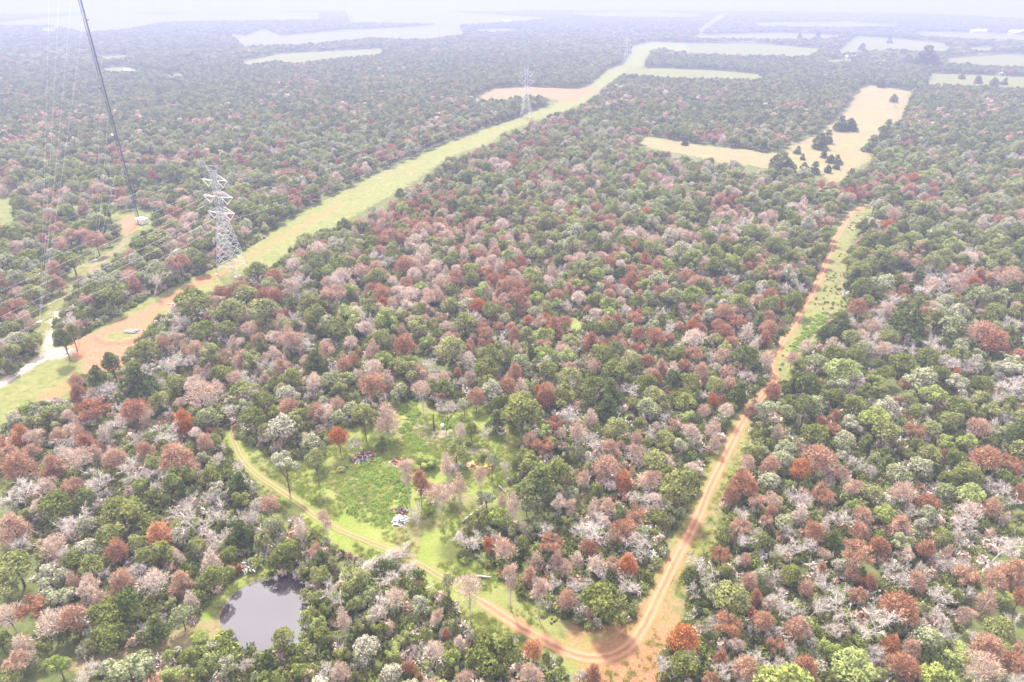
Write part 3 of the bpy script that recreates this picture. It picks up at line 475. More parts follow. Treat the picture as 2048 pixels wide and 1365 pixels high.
# ------------------------------------------------------------------ trees noted one by one: x y crown-width kind, in enlarged tiles of the photograph (origin x, origin y)
TILES = [
(600, 800, """150 80 110 p;220 30 90 p;220 100 90 k;225 222 122 O;60 250 120 k;100 330 110 g;330 240 90 w;370 85 120 gt;505 100 180 P;475 245 75 d;240 402 55 s;842 40 110 wt;960 30 80 k;940 165 60 pt;1000 180 90 g;910 290 140 g;1100 190 70 w;1140 110 120 d;1300 80 250 g;1240 90 90 o;1255 160 60 r;860 370 120 pt;620 420 130 pt;700 460 120 rt;760 520 90 p;820 560 150 pt;870 540 90 p;930 490 120 pt;1050 450 90 pt;1120 340 80 kt;1210 385 70 wt;1070 350 60 g;740 370 160 s;640 380 80 s;700 650 100 w;1390 475 235 dt;1320 330 120 g;1420 290 130 r;1345 235 90 r;1440 190 110 l;1480 150 110 r;1520 200 70 p;1560 70 140 w;1620 170 110 pt;1700 100 110 p;1740 220 140 w;1820 280 110 p;1880 270 60 p;1970 220 100 p;1960 300 90 p;1850 170 150 g;1980 150 100 g;1640 310 70 k;1790 390 150 r;1890 460 118 o;1790 480 90 w;1650 460 110 p;1560 430 90 p;1690 400 70 g;1740 530 80 g;1590 550 90 k;1510 600 100 p;1580 630 90 p;1960 560 110 w;1720 620 100 p;1800 620 90 p;1880 680 100 d;1970 690 130 r;1090 570 110 k;1180 590 90 p;1245 600 100 pt;1325 620 90 k;1030 700 110 g;1160 690 130 l;1302 750 60 p;1380 740 110 k;1460 750 120 w;1680 755 190 w;1790 720 80 p;1820 800 80 p;1890 770 150 r;2010 840 150 w;1102 850 80 o;1140 790 50 w;1000 830 110 w;930 800 80 w;1200 880 140 p;1380 930 90 p;1460 860 150 r;1500 930 110 p;1550 980 90 p;1620 930 100 p;1730 970 110 p;1700 870 100 r;1820 970 90 r;1920 950 130 o;1230 1040 130 pt;1340 1020 100 r;1400 1110 120 pt;1420 1080 60 o;1480 1090 90 w;1560 1170 120 r;1690 1240 60 r;1600 1080 80 w;1775 1170 270 g;1895 1070 110 w;1620 1230 60 w;1300 840 90 g;1250 760 80 g;868 1070 85 kt;860 1190 80 d;990 1110 150 pt;965 1210 100 o;640 1080 70 s;560 1160 120 p;700 1200 120 k;800 1270 110 p;110 1030 120 g;250 1270 110 pt;330 1050 150 g;400 1140 100 k;450 1220 100 w;100 1320 90 l;350 1320 90 g;1080 920 80 s;960 930 70 s;1560 330 60 d;760 640 70 s;20 60 90 d"""),
(0, 898, """110 110 190 r;300 90 140 r;450 70 150 p;60 30 120 r;190 20 90 r;850 15 110 r;1030 60 190 r;1120 120 120 r;680 60 130 r;560 20 100 p;100 235 190 w;270 220 110 p;420 225 120 r;560 190 150 w;740 140 140 w;870 130 90 w;1000 140 110 w;640 30 80 w;330 170 80 s;890 85 100 g;370 205 70 s;500 300 140 d;820 215 80 l;890 290 110 g;1065 210 70 dt;940 200 90 w;1230 150 140 g;1260 240 110 k;1390 200 130 d;330 330 200 g;705 370 235 g;400 430 180 w;230 340 110 p;20 340 100 w;70 450 190 r;95 545 100 w;150 390 90 g;500 450 120 k;640 510 180 g;500 590 150 k;340 640 110 w;930 490 165 o;690 600 140 r;800 560 110 g;920 610 180 g;1060 510 110 k;1150 570 110 g;1040 630 90 p;800 690 120 w;840 630 90 g;1150 430 200 w;1060 330 120 w;1200 280 90 w;1320 340 140 w;1400 400 140 w;1290 540 130 w;1400 480 170 d;1510 330 90 w;1575 330 110 r;1600 440 110 k;1540 520 120 g;1310 400 50 r;1230 650 140 p;1240 760 160 g;1340 620 90 g;1350 720 70 l;90 690 230 g;30 830 130 g;260 690 40 s;280 760 180 k;240 820 90 w;440 650 140 g;600 720 70 w;640 640 100 g;710 780 140 r;830 760 80 w;900 790 150 p;1050 770 140 r;1110 880 100 p;420 770 110 p;510 810 160 p;580 880 120 p;200 950 170 r;50 980 160 p;300 1030 170 p;430 990 170 r;130 1150 170 p;110 1250 150 r;620 970 210 g;740 900 170 d;640 1110 180 g;900 1040 170 d;1060 980 130 k;950 980 50 w;260 1160 110 g;180 1220 90 k;40 1340 140 g;340 1270 130 l;470 1300 150 w;750 1280 270 k;880 1200 50 w;1010 1320 150 l;1100 1220 90 g;990 1215 70 l;1200 1290 110 g;1160 1100 110 s;1240 1120 60 s;1330 1270 110 k;1410 1255 90 w;1560 1240 160 d;1650 1110 140 g;1700 1190 90 g;1820 1180 60 s;1740 1310 90 l;1500 1340 70 k;1640 1330 110 g;1690 590 150 g;1660 630 90 w;1610 650 110 g;1750 460 100 pt;1840 600 100 p;1880 650 140 d;1860 740 120 l;1780 700 90 g;1940 670 80 g;1900 420 110 pt;1930 870 130 w;1860 870 80 g;1850 1010 90 l;1900 940 100 g;2000 960 100 wt;1890 1090 110 g;2010 1200 120 g;1900 1290 130 w;2000 1310 110 p;1660 80 150 kt;1840 60 110 gt;1995 112 55 s;1280 60 70 wt;1370 105 70 wt;1470 700 60 s;1420 690 50 s;1280 900 60 s;780 960 100 g;1000 900 80 g;540 1150 80 g;380 1090 80 d;0 1130 120 g"""),
(700, 1065, """100 680 160 k;250 720 120 l;310 620 110 g;390 700 55 w;500 700 120 p;640 660 90 p;350 800 90 r;405 860 60 r;240 830 140 k;440 600 80 g;560 590 50 o;620 560 90 d;600 740 110 l;780 770 150 s;700 720 90 s;860 830 110 s;820 640 110 s;930 640 60 g;950 610 60 w;980 690 60 w;1070 690 130 o;932 712 40 s;1068 790 75 w;1150 740 60 g;1225 750 50 g;1240 820 85 s;1330 840 90 w;1420 820 120 r;1950 630 180 o;1830 760 120 w;1950 770 180 g;1990 260 110 d;2000 350 80 w;1360 310 60 w;1130 470 50 s;30 850 90 d;180 560 120 g;40 420 100 g;120 520 80 k;660 580 70 s"""),
(1348, 898, """430 85 90 p;560 100 120 r;640 60 130 k;410 210 165 r;340 270 100 r;560 190 130 k;340 150 60 s;840 60 190 r;740 120 120 o;810 130 110 r;920 140 90 w;990 150 90 p;1050 60 80 w;1120 110 90 w;1240 90 120 d;1300 150 140 k;1180 60 70 k;1440 100 140 k;1570 40 60 r;1650 60 130 g;1820 60 180 r;1730 150 150 g;1950 100 140 r;1860 190 80 w;1950 180 110 g;700 260 150 w;860 240 110 r;900 300 110 r;1050 230 130 p;1160 270 120 g;1330 260 140 p;1250 310 90 k;1480 320 115 r;1490 380 100 k;1400 380 80 w;1740 270 160 l;1600 250 120 k;1850 350 120 r;1950 280 120 w;2020 240 90 r;1940 400 60 p;2020 410 80 g;490 320 100 r;570 370 80 r;400 370 90 w;640 430 120 k;540 430 70 r;740 370 120 p;860 310 70 w;960 385 120 w;1060 340 90 l;1110 400 110 r;820 490 120 r;880 450 90 p;1230 390 130 l;1330 450 160 r;380 460 120 r;290 500 100 g;380 520 110 w;480 470 70 w;470 550 90 g;540 560 100 d;590 590 90 w;690 490 80 w;700 600 110 w;770 560 110 w;930 530 120 d;1080 490 110 r;1130 520 80 r;1450 440 80 k;1570 520 110 g;1690 420 130 w;1700 520 110 w;1900 560 190 w;2010 510 110 g;1340 560 140 k;1080 630 190 r;1210 575 110 r;1165 548 60 o;1190 640 50 s;1470 590 110 r;1350 620 100 p;1560 640 140 w;1600 600 80 p;1990 710 175 r;1700 760 150 r;1880 780 130 r;1700 670 80 w;1490 710 100 w;280 630 115 r;360 640 80 w;415 650 70 r;300 725 100 g;180 730 150 w;105 745 110 k;220 830 90 k;340 885 225 g;370 790 80 w;440 780 100 r;480 860 90 r;510 740 100 k;600 750 90 w;690 735 130 g;680 780 60 r;770 820 90 r;860 700 80 r;900 760 120 w;960 680 80 k;1040 730 90 r;1140 770 100 r;1290 730 130 w;1420 780 120 r;1540 820 140 w;1630 860 120 g;1700 830 90 w;1830 880 150 p;1940 890 90 l;2020 880 100 r;110 850 90 p;590 880 120 w;720 920 150 w;820 900 120 w;960 930 140 w;1020 820 80 w;1080 860 100 r;1315 930 210 r;1240 1000 90 g;1130 1000 210 w;910 1060 110 w;1180 920 50 s;1500 960 100 w;1450 940 70 g;1700 980 110 p;1620 1050 130 w;1910 1060 160 g;300 1050 165 r;200 1040 90 w;520 1010 130 r;570 1060 110 w;720 1050 145 r;810 1090 80 w;370 1150 100 p;280 1220 110 r;590 1160 100 r;660 1170 80 w;890 1150 100 l;460 1200 110 w;420 1280 150 r;260 1300 130 w;210 1355 100 r;590 1270 120 w;400 1350 110 w;770 1280 180 r;1060 1280 240 l;950 1205 120 l;1180 1210 130 w;1270 1140 120 o;1390 1170 110 r;1480 1110 180 k;1450 1040 110 p;1630 1220 180 l;1350 1280 180 r;1530 1345 200 l;1840 1180 200 r;1800 1295 210 p;1980 1260 150 r;2020 1170 90 r;1950 1345 130 w;650 1290 60 r;120 1230 120 w;50 1260 110 g;2010 1020 90 w;1760 1090 80 w;1000 1340 90 r;1220 1330 90 g"""),
(0, 440, """110 1250 120 o;200 1290 130 p;90 1160 100 k;180 1190 80 g;270 1110 120 w;380 1110 110 k;560 1120 195 r;455 1000 110 r;450 950 100 r;580 1010 160 w;560 900 120 dt;640 815 130 dt;780 1120 160 rt;870 1180 130 r;800 930 220 d;720 1000 120 g;840 770 170 g;930 1060 130 g;1070 1170 140 O;970 1130 50 w;950 850 150 w;1070 820 110 w;1080 750 90 p;1150 770 120 r;950 720 90 r;960 940 70 w;1060 600 100 w;1200 650 160 g;1130 480 220 g;1280 430 90 r;1340 540 200 g;1540 530 190 g;1430 440 160 g;1330 640 120 g;1200 1030 190 p;1020 970 130 g;1130 960 120 p;1220 1150 140 k;1150 1190 90 g;1180 940 60 w;1290 900 130 g;1270 970 90 p;1420 1000 150 g;1450 900 110 w;1505 1010 100 w;1380 930 90 p;1560 830 110 w;1640 850 100 r;1520 700 90 r;1360 720 90 p;1700 930 140 g;1690 1100 130 r;1650 1000 100 g;1840 820 160 d;1830 960 110 p;1900 770 120 p;1980 1000 110 g;1960 1080 130 p;1860 1130 110 r;2010 850 90 r;1480 1160 160 g;1430 1100 110 k;1560 1240 120 g;1630 1200 80 w;1610 1120 80 l;990 1240 150 w;1200 1310 100 r;800 1290 80 w;640 1190 110 w;600 1250 100 p;460 1240 120 p;500 1300 150 r;350 1270 100 r;30 1340 90 r;410 640 100 gt;360 680 120 dt;420 590 90 wt;470 560 90 g;520 540 110 g;500 470 100 r;640 440 190 g;880 350 130 w;780 370 110 r;960 330 120 g;1050 260 140 r;1000 290 100 p;680 340 110 k;60 330 100 g;230 350 170 g;330 360 110 r;190 430 150 g;110 500 120 r;180 540 100 g;50 520 100 g;60 640 140 g;100 700 150 k;60 770 130 g;180 720 120 g;20 850 80 g;60 850 90 d;420 240 150 g;350 230 110 g;140 260 120 g;100 170 120 p;560 130 130 r;450 100 140 r;940 120 160 g;830 150 140 g;770 220 130 r;890 200 120 g;1000 160 90 p;1120 210 120 g;1180 240 110 g;1790 130 130 g;1860 180 110 p;1740 350 120 w;1690 400 110 p;1800 480 120 g;1690 500 90 d;1740 560 80 w;1940 440 140 r;2000 330 110 p;1600 340 120 r;1500 300 140 g;1580 380 110 g"""),
(680, 440, """370 270 120 r;910 190 110 r;700 180 80 r;730 270 90 r;490 60 110 p;790 210 90 r;1240 290 80 p;840 640 80 r;930 630 70 r;1020 660 80 r;600 580 60 r;1100 590 62 o;760 720 60 r;830 730 60 r;880 720 60 r;1190 740 90 r;1250 620 130 r;1320 600 90 r;1470 700 110 r;1540 735 80 r;1640 700 90 r;1740 670 90 r;1850 690 120 r;1740 760 90 r;1800 830 90 r;1850 930 80 r;1880 850 90 r;1950 880 100 p;2010 860 80 r;1580 440 70 r;1740 560 70 o;1950 330 80 r;1650 270 80 p;180 970 160 r;270 930 120 p;30 870 90 r;190 750 110 p;60 720 80 p;380 740 140 r;340 790 110 r;160 640 120 p;200 870 110 p;480 1000 110 pt;795 1040 110 r;975 980 120 r;1060 970 100 p;970 1015 70 w;690 890 60 r;190 230 90 w;270 240 90 w;740 550 120 w;580 320 60 w;270 540 80 w;350 540 70 w;950 700 90 w;980 450 60 w;1320 490 70 w;1540 490 50 w;1650 530 80 w;1890 530 60 w;1910 640 80 w;2020 370 60 w;1640 380 60 w;740 820 90 p;765 885 60 w;490 840 100 w;560 870 70 w;90 910 70 w;690 940 70 w;760 930 80 p;1300 980 110 w;1240 1000 80 w;1350 870 90 p;1480 860 90 p;1780 910 80 w;1385 745 60 w;1720 730 60 w;980 210 90 l;630 250 90 g;210 340 140 g;770 350 100 g;1120 320 100 l;1290 390 110 g;70 445 80 d;480 400 80 l;660 410 90 g;460 620 140 g;730 600 150 g;640 500 100 g;960 580 80 k;1140 540 90 k;1500 320 90 l;1160 460 90 l;1940 450 130 g;1730 480 90 g;1800 550 90 g;1820 620 100 k;1690 640 90 k;1090 660 80 g;1180 680 120 l;650 760 190 g;600 830 150 g;860 870 170 g;1060 830 120 k;1120 770 80 d;980 770 80 g;1210 880 130 g;840 780 80 g;1330 800 110 l;870 950 110 g;620 980 130 g;260 820 110 l;1600 880 160 g;1480 970 140 g;1590 990 150 d;1560 1080 160 d;1450 1040 110 d;1700 820 120 g;1870 780 100 g;1980 760 90 k;1830 1030 150 g;1950 930 110 d;1680 930 100 g;1990 580 60 d;1960 1040 100 g;170 1030 90 l;50 1020 60 g;350 1000 110 k;570 670 70 g;520 720 90 l;680 300 80 p;840 260 100 p;440 320 90 p;870 430 90 p;320 370 90 p;400 250 80 p;1400 460 90 p;1490 560 90 p;1560 300 80 k;1650 200 90 p;1060 250 90 r;1000 270 80 r;1140 200 110 g;1340 250 90 p"""),
(1348, 440, """1075 520 125 r;1750 370 90 o;1800 660 165 r;1880 720 150 r;2010 800 100 r;1650 900 60 o;1350 960 70 o;1395 1245 110 r;1790 1220 120 r;860 1190 70 r;610 1240 90 p;230 1050 75 o;285 1050 60 r;310 890 90 r;290 800 100 p;160 880 110 r;120 790 110 r;110 700 130 p;300 660 110 r;430 650 110 p;370 600 110 r;310 550 60 o;330 720 80 r;610 490 75 o;535 820 90 p;575 1005 110 r;465 1080 90 r;1420 260 90 r;1950 340 150 p;1990 620 120 w;100 620 60 o;60 860 90 r;20 330 60 r;50 520 70 p;80 420 80 w;60 320 60 w;190 460 90 w;290 280 70 w;350 330 80 w;300 410 70 w;520 400 90 w;680 410 80 w;760 390 80 w;680 340 60 w;1240 240 70 w;1440 400 100 w;1250 470 100 w;1190 530 90 w;1210 590 80 w;1520 340 100 w;1220 670 80 w;1180 630 60 p;1920 520 90 w;920 735 110 p;1220 760 100 p;1300 730 100 w;1560 720 130 w;1750 850 130 w;1090 950 90 w;1700 1030 100 w;1930 960 110 w;1960 1130 110 w;1880 1030 80 w;1860 1210 80 w;150 1010 70 w;90 830 80 w;210 780 60 w;380 900 70 w;470 920 50 w;760 740 90 p;690 820 90 p;850 1080 60 w;1500 1170 60 w;110 1250 130 p;230 1210 120 p;310 1120 90 p;170 1120 80 p;240 1290 90 p;480 700 80 w;650 1340 120 k;500 590 110 d;415 800 160 d;60 590 70 d;30 450 80 g;370 470 80 g;40 780 90 g;990 600 150 d;880 650 100 d;1030 690 120 g;1370 600 220 d;1350 480 90 g;1590 470 90 k;1240 640 80 k;1620 540 80 g;1700 550 90 d;1650 720 80 d;1640 620 160 k;1930 450 110 k;2010 470 100 g;720 860 110 g;930 790 140 g;960 880 180 l;1060 790 110 g;1110 750 100 k;1330 840 160 g;1480 800 140 g;1560 900 120 g;1450 930 180 k;1660 960 130 k;1240 900 100 g;1160 920 80 g;780 970 175 d;960 960 120 k;700 960 100 d;880 1040 120 g;1060 1080 140 g;1200 1000 120 g;1250 1100 140 k;1520 1030 140 l;1650 1090 160 g;1380 1040 100 g;1180 1160 170 l;1040 1190 120 k;1500 1220 110 g;1230 1240 180 g;1000 1290 130 k;820 1260 175 g;1140 1300 90 g;1600 1310 120 l;1880 1110 140 g;1970 1230 100 k;1950 870 150 k;1800 1050 110 g;1720 1300 110 l;550 1100 150 kt;770 1090 130 dt;670 1130 110 k;380 1000 130 d;240 970 110 g;30 940 100 d;60 1070 150 g;60 1160 110 l;220 1120 70 d;30 1320 100 k;600 1040 80 g;1420 1320 90 g;250 700 80 g;580 240 80 g;1100 200 110 g;1140 270 110 g;1020 250 90 g;1060 420 70 g;1340 130 110 g"""),
]
SC_ = 2.923; HAND = []      # entries: X, Y, crown width m, height m, kind, tall flag, px, py
KC = {'g': .95, 'd': 1.0, 'l': .95, 'k': .95, 'r': 1.0, 'o': 1.0, 'p': 1.05, 'w': 1.1}
for ox, oy, txt in TILES:
    for e in txt.split(';'):
        x, y, wd, k = e.split(); px, py, pw_ = ox + float(x) / SC_, oy + float(y) / SC_, float(wd) / SC_
        tall = len(k) > 1; big = k in 'OP'; tk = k[0].lower() if k[0] in 'OP' else k[0]
        shrub = tk == 's'; tk = 'l' if shrub else tk; hc = 3.0; pw_ *= 1.0 if shrub or (py < 735 and px < 275) else 1.12
        for _ in range(4):
            X, Y = gp(px, py, hc); dist = math.hypot(X, Y, H - hc); wm = pw_ / F * (Y * cp + (H - hc) * sp)
            h = (wm * .45 + .3) if shrub else (2.6 + .82 * wm) * KC[tk] * (1.2 if big else 1)
            if tall: h += 4.5
            hc = h * (.78 if tall else .6)
        bad = False
        for t in HAND:
            if math.hypot(t[0] - X, t[1] - Y) < .30 * (t[2] + wm) * (1 if t[4] == tk else .62): bad = True; break
        if not bad: HAND.append((X, Y, wm, h, tk, tall, px, py, shrub))
LONE0 = len(HAND)
# lone trees of the tan field and its rims (pixel positions of their crowns)
for px, py, pw_, k in [(1683,245,30,'g'),(1703,247,26,'g'),(1642,279,34,'d'),(1655,272,26,'d'),(1596,299,15,'g'),(1606,313,11,'d'),(1649,307,15,'d'),(1662,316,17,'g'),(1676,318,18,'g'),(1609,333,20,'d'),(1629,334,24,'g'),(1657,336,16,'d'),(1674,330,14,'g'),(1565,322,40,'d'),(1553,318,26,'d'),(1580,330,30,'d'),(1789,195,17,'g'),(1794,208,12,'w'),(1772,268,34,'d'),(1745,285,32,'g'),(1704,350,26,'d'),(1775,250,24,'g'),(1370,282,14,'g'),(1765,165,18,'g'),
                       (1855,112,46,'d'),(1838,120,30,'g'),(1870,122,30,'d'),(1815,118,24,'g'),(1958,158,16,'g'),(1925,150,14,'g'),(1990,162,18,'g'),(2010,162,13,'g'),(1780,80,12,'g'),(1725,92,14,'g'),(1600,72,12,'g'),(1635,72,16,'g')]:
    hc = 4.0
    for _ in range(4):
        X, Y = gp(px, py, hc); wm = 1.3 * pw_ / F * (Y * cp + (H - hc) * sp); h = 1 + .72 * wm; hc = h * .55
    HAND.append((X, Y, wm, h, k, False, px, py, False))

# ---- scatter the rest of the forest, keeping the openings of the photograph open
WORLD_OPEN = [gpoly(p) for p in OPEN]
CTRL = [((200,250),(.80,.10,.06,.04)),((60,550),(.72,.15,.10,.03)),((350,500),(.5,.22,.2,.08)),((700,200),(.82,.10,.05,.03)),((1000,330),(.54,.28,.14,.04)),((1300,250),(.86,.08,.04,.02)),((600,600),(.36,.27,.25,.12)),((900,550),(.30,.38,.26,.06)),((1150,560),(.40,.32,.22,.06)),((1250,420),(.58,.18,.19,.05)),((1400,450),(.5,.2,.23,.07)),((1400,620),(.4,.34,.14,.12)),((1000,680),(.36,.36,.14,.14)),((1250,720),(.5,.25,.1,.15)),((1550,500),(.6,.2,.12,.08)),((1850,350),(.82,.11,.05,.02)),((1950,560),(.66,.16,.12,.06)),((1800,600),(.6,.1,.12,.18)),((1750,760),(.75,.05,.1,.1)),((1950,800),(.7,.08,.07,.15)),((400,720),(.3,.2,.27,.23)),((700,740),(.38,.25,.24,.13)),((100,1000),(.4,.25,.15,.2)),((200,1250),(.55,.2,.15,.1)),((1700,1100),(.15,.40,.15,.30)),((1100,1000),(.4,.2,.25,.15)),((800,1280),(.6,.1,.2,.1)),((60,420),(.7,.15,.12,.03)),((1000,120),(.9,.06,.03,.01)),((1700,150),(.92,.05,.02,.01)),((300,120),(.92,.05,.02,.01))]
def probs(px, py):
    cpn = np.array([c[0] for c in CTRL], float); cv = np.array([c[1] for c in CTRL]); d = (px[:, None] - cpn[None, :, 0]) ** 2 + ((py[:, None] - cpn[None, :, 1]) * 1.6) ** 2 + 900
    w_ = 1 / d ** 1.6; w_ /= w_.sum(1, keepdims=True); return w_ @ cv
def blocked(X, Y, hgt, m=0):
    b = np.zeros(X.shape, bool); px, py = pix(X, Y, hgt); gx, gy = ground(px, np.maximum(py, -14))
    for p in WORLD_OPEN: b |= inpoly(X, Y, p) | inpoly(gx - 2.2, gy, p) | inpoly(gx + 2.2, gy, p) | inpoly(X - 2.0, Y, p) | inpoly(X + 2.0, Y, p)
    return b
def scatter(r0, r1, s, grow=1.0, hgt=7.6):
    L = r1 * 1.05; nx = int(2 * L * math.sin(R(45)) / s); ny = int(L / s); X, Y = np.meshgrid(np.arange(-nx // 2, nx // 2) * s, np.arange(ny) * s)
    X = X + (np.arange(ny) % 2)[:, None] * s * .5; X = (X + rng.uniform(-.42, .42, X.shape) * s).ravel(); Y = (Y + rng.uniform(-.42, .42, Y.shape) * s).ravel()
    d = np.hypot(X, Y); a = np.abs(np.arctan2(X, Y)); k = (d >= r0) & (d < r1) & (a < R(44)); X, Y = X[k], Y[k]
    k = ~blocked(X, Y, hgt); return X[k], Y[k]
HX = np.array([t[0] for t in HAND]); HY = np.array([t[1] for t in HAND]); HR = np.array([t[2] for t in HAND]) / 2; HS = np.array([t[8] for t in HAND])
fx, fy = [], []
for r0, r1, s in ((55, 320, 5.1), (320, 700, 5.5)):
    x, y = scatter(r0, r1, s); fx.append(x); fy.append(y)
fx = np.concatenate(fx); fy = np.concatenate(fy); big_ = ~HS
dm = np.full(len(fx), 99.)
for i in np.where(big_)[0]:
    dm = np.minimum(dm, np.hypot(fx - HX[i], fy - HY[i]) - HR[i] * .95)
keep = dm > 1.5; fx, fy, dm = fx[keep], fy[keep], dm[keep]
ppx, ppy = pix(fx, fy, 5.0); P4 = probs(ppx, ppy); cl = vnoise(fx, fy, 26, 21); cl2 = vnoise(fx, fy, 11, 22); live = np.clip(P4[:, 0] + (cl - .5) * .9 + (cl2 - .5) * .5, .03, .98)
u = rng.uniform(size=len(fx)); v = rng.uniform(size=len(fx)); dead = P4[:, 1:] / P4[:, 1:].sum(1, keepdims=True)
kind = np.where(u < live, np.where(v < .56, 'g', np.where(v < .68, 'd', np.where(v < .80, 'l', 'k'))), np.where(v < dead[:, 0], np.where(v < dead[:, 0] * .06, 'o', 'r'), np.where(v < dead[:, 0] + dead[:, 1], 'p', 'w')))
dd = vnoise(fx, fy, 19, 91) * .75 + rng.uniform(size=len(fx)) * .25; kind = np.where(u < live, kind, np.where(dd < dead[:, 0], np.where(rng.uniform(size=len(fx)) < .04, 'o', 'r'), np.where(dd < dead[:, 0] + dead[:, 1], 'p', 'w')))
nearc = np.hypot(fx, fy) < 250
protos = []; pidx = {}
for tk in 'gdlkropw':
    pidx[tk] = list(range(len(protos), len(protos) + len(JOIN[tk]))); protos += JOIN[tk]
pid = np.array([pidx[k][int(q * len(pidx[k]))] for k, q in zip(kind, rng.uniform(size=len(kind)))])
wsc = (.62 + .70 * rng.uniform(size=len(fx)) ** 1.6) * np.where(np.isin(kind, ['g', 'l', 'k']), 1.08, .92) * np.where(nearc, np.clip(.45 + dm / 7, .45, 1.05), 1)
hsc = wsc * rng.uniform(.8, 1.1, len(fx))
# hand-noted trees: largest 300 of a kind on their own, the rest go with the forest
cap = {'live': [], 'rust': [], 'pale': []}
for i, t in enumerate(HAND): cap['live' if t[4] in 'gdlk' else 'rust' if t[4] in 'ro' else 'pale'].append(i)
OWN = set()
for k_, ids in cap.items(): OWN |= set(sorted(ids, key=lambda i: -HAND[i][2] / HAND[i][1])[:300])
OWN |= set(range(LONE0, len(HAND))); rest = [i for i in range(len(HAND)) if i not in OWN]
ex = lambda f: np.array([f(HAND[i]) for i in rest])
if rest:
    fx = np.concatenate([fx, ex(lambda t: t[0])]); fy = np.concatenate([fy, ex(lambda t: t[1])]); pid = np.concatenate([pid, ex(lambda t: pidx[t[4]][0])]); wsc = np.concatenate([wsc, ex(lambda t: t[2] / 7.6)]); hsc = np.concatenate([hsc, ex(lambda t: t[3] / 9.2)])
n = len(fx); rot = np.zeros((n, 3)); rot[:, 2] = rng.uniform(0, 6.283, n); rot[:, 0] = rng.normal(size=n) * .05
instancer('forest', np.stack([fx, fy, np.zeros(n)], 1), rot, np.stack([wsc, wsc, hsc], 1), pid, protos, 'mixed forest of green, rust and grey trees beyond the single nearer ones', 'forest')
print('forest', n, 'own', len(OWN), 'rest', len(rest))
# far woods
Xs, Ys, S3, Z3 = [], [], [], []
for r0, r1, s, gr in ((700, 1500, 6.5, 1.02), (1500, 5200, 15.0, 2.15)):
    x, y = scatter(r0, r1, s, gr, 6.5 if r1 < 1600 else 6.0); Xs.append(x); Ys.append(y); q = rng.uniform(.8, 1.25, len(x)) * gr; S3.append(q); Z3.append(rng.uniform(.75, 1.15, len(x)) * (1.0 if r1 < 1600 else 1.15))
fx = np.concatenate(Xs); fy = np.concatenate(Ys); ws = np.concatenate(S3); zs = np.concatenate(Z3); ppx, ppy = pix(fx, fy, 5.0); P4 = probs(ppx, ppy); cl = vnoise(fx, fy, 40, 31); cl2 = vnoise(fx, fy, 300, 33)
lv = np.clip(P4[:, 0] + (cl - .5) * .5 + (cl2 - .5) * .2 + .08 + .12 * (np.hypot(fx, fy) > 900), .1, 1); u = rng.uniform(size=len(fx)); v = rng.uniform(size=len(fx))
kk = np.where(u < lv, np.where(v < .65, 0, 1), np.where(v < .85, 2, 3)); pid = kk * 2 + rng.integers(0, 2, len(fx)); n = len(fx); rot = np.zeros((n, 3)); rot[:, 2] = rng.uniform(0, 6.283, n)
instancer('distant_woods', np.stack([fx, fy, np.zeros(n)], 1), rot, np.stack([ws, ws, zs], 1), pid, [o for t in 'gdrp' for o in FAR[t]], 'distant woods fading into the haze between the pale fields', 'woods')
print('far', n)

# ---- undergrowth between the trees, weeds of the clearing
def bush(mat, seed, n=260, leaf=.22, flat=.6):
    g = np.random.default_rng(seed); L = np.array([(g.uniform(-.6, .6), g.uniform(-.6, .6), g.uniform(.3, .8) * flat, g.uniform(.35, .6)) for _ in range(6)]); P, d, ok = crown_points(L, n, g, .5, 1.1, -.2); n = len(P)
    nn = unit(d + g.normal(size=(n, 3)) * .6); D = unit(np.cross(nn, g.normal(size=(n, 3)))); s = g.uniform(leaf * .7, leaf * 1.4, n); mb = MB(); mb.quads(cards(P, D, nn, s, s * .7)); return bpy.data.objects.new('bush', mb.mesh('bush', [mat]))
def tuft(mat, seed, n=60, l=.5):
    g = np.random.default_rng(seed); P = np.stack([g.normal(size=n) * .35, g.normal(size=n) * .35, np.zeros(n)], 1); D = unit(g.normal(size=(n, 3)) * .45 + np.array([0, 0, 1])); mb = MB(); mb.quads(cards(P, D, g.normal(size=(n, 3)), g.uniform(l * .5, l, n), g.uniform(.05, .1, n))); return bpy.data.objects.new('tuft', mb.mesh('tuft', [mat]))
WEED = foliage('weed_leaves', [(.20, .30, .055), (.27, .35, .07), (.24, .33, .10)], .35); GRASS = foliage('grass_blades', [(.25, .31, .06), (.31, .34, .08), (.36, .34, .14)], .4); YEL = foliage('yellow_weeds', [(.45, .38, .06), (.5, .42, .08), (.36, .36, .07)], .3)
UB = [bush(FOL['g'], 1), bush(FOL['d'], 2), bush(FOL['l'], 3), bush(FOL['k'], 4), bush(FOL['p'], 5, 200, .3), bush(FOL['w'], 6, 160, .3), bush(FOL['r'], 7, 200, .3)]
def area(px0, py0, px1, py1, n):
    c = gpoly([(px0, py1), (px1, py1), (px1, py0), (px0, py0)]); xs = [p[0] for p in c]; ys = [p[1] for p in c]; return rng.uniform(min(xs), max(xs), n), rng.uniform(min(ys), max(ys), n)
s = 1.9; X, Y = np.meshgrid(np.arange(-320, 320, s), np.arange(50, 400, s)); X = (X + rng.uniform(-.5, .5, X.shape) * s).ravel(); Y = (Y + rng.uniform(-.5, .5, Y.shape) * s).ravel()
k = (np.abs(np.arctan2(X, Y)) < R(44)) & ~np.any([inpoly(X, Y, p) for p in WORLD_OPEN], axis=0) & (np.hypot(X, Y) < 380) & (vnoise(X, Y, 12, 41) > .12); X, Y = X[k], Y[k]; n = len(X)
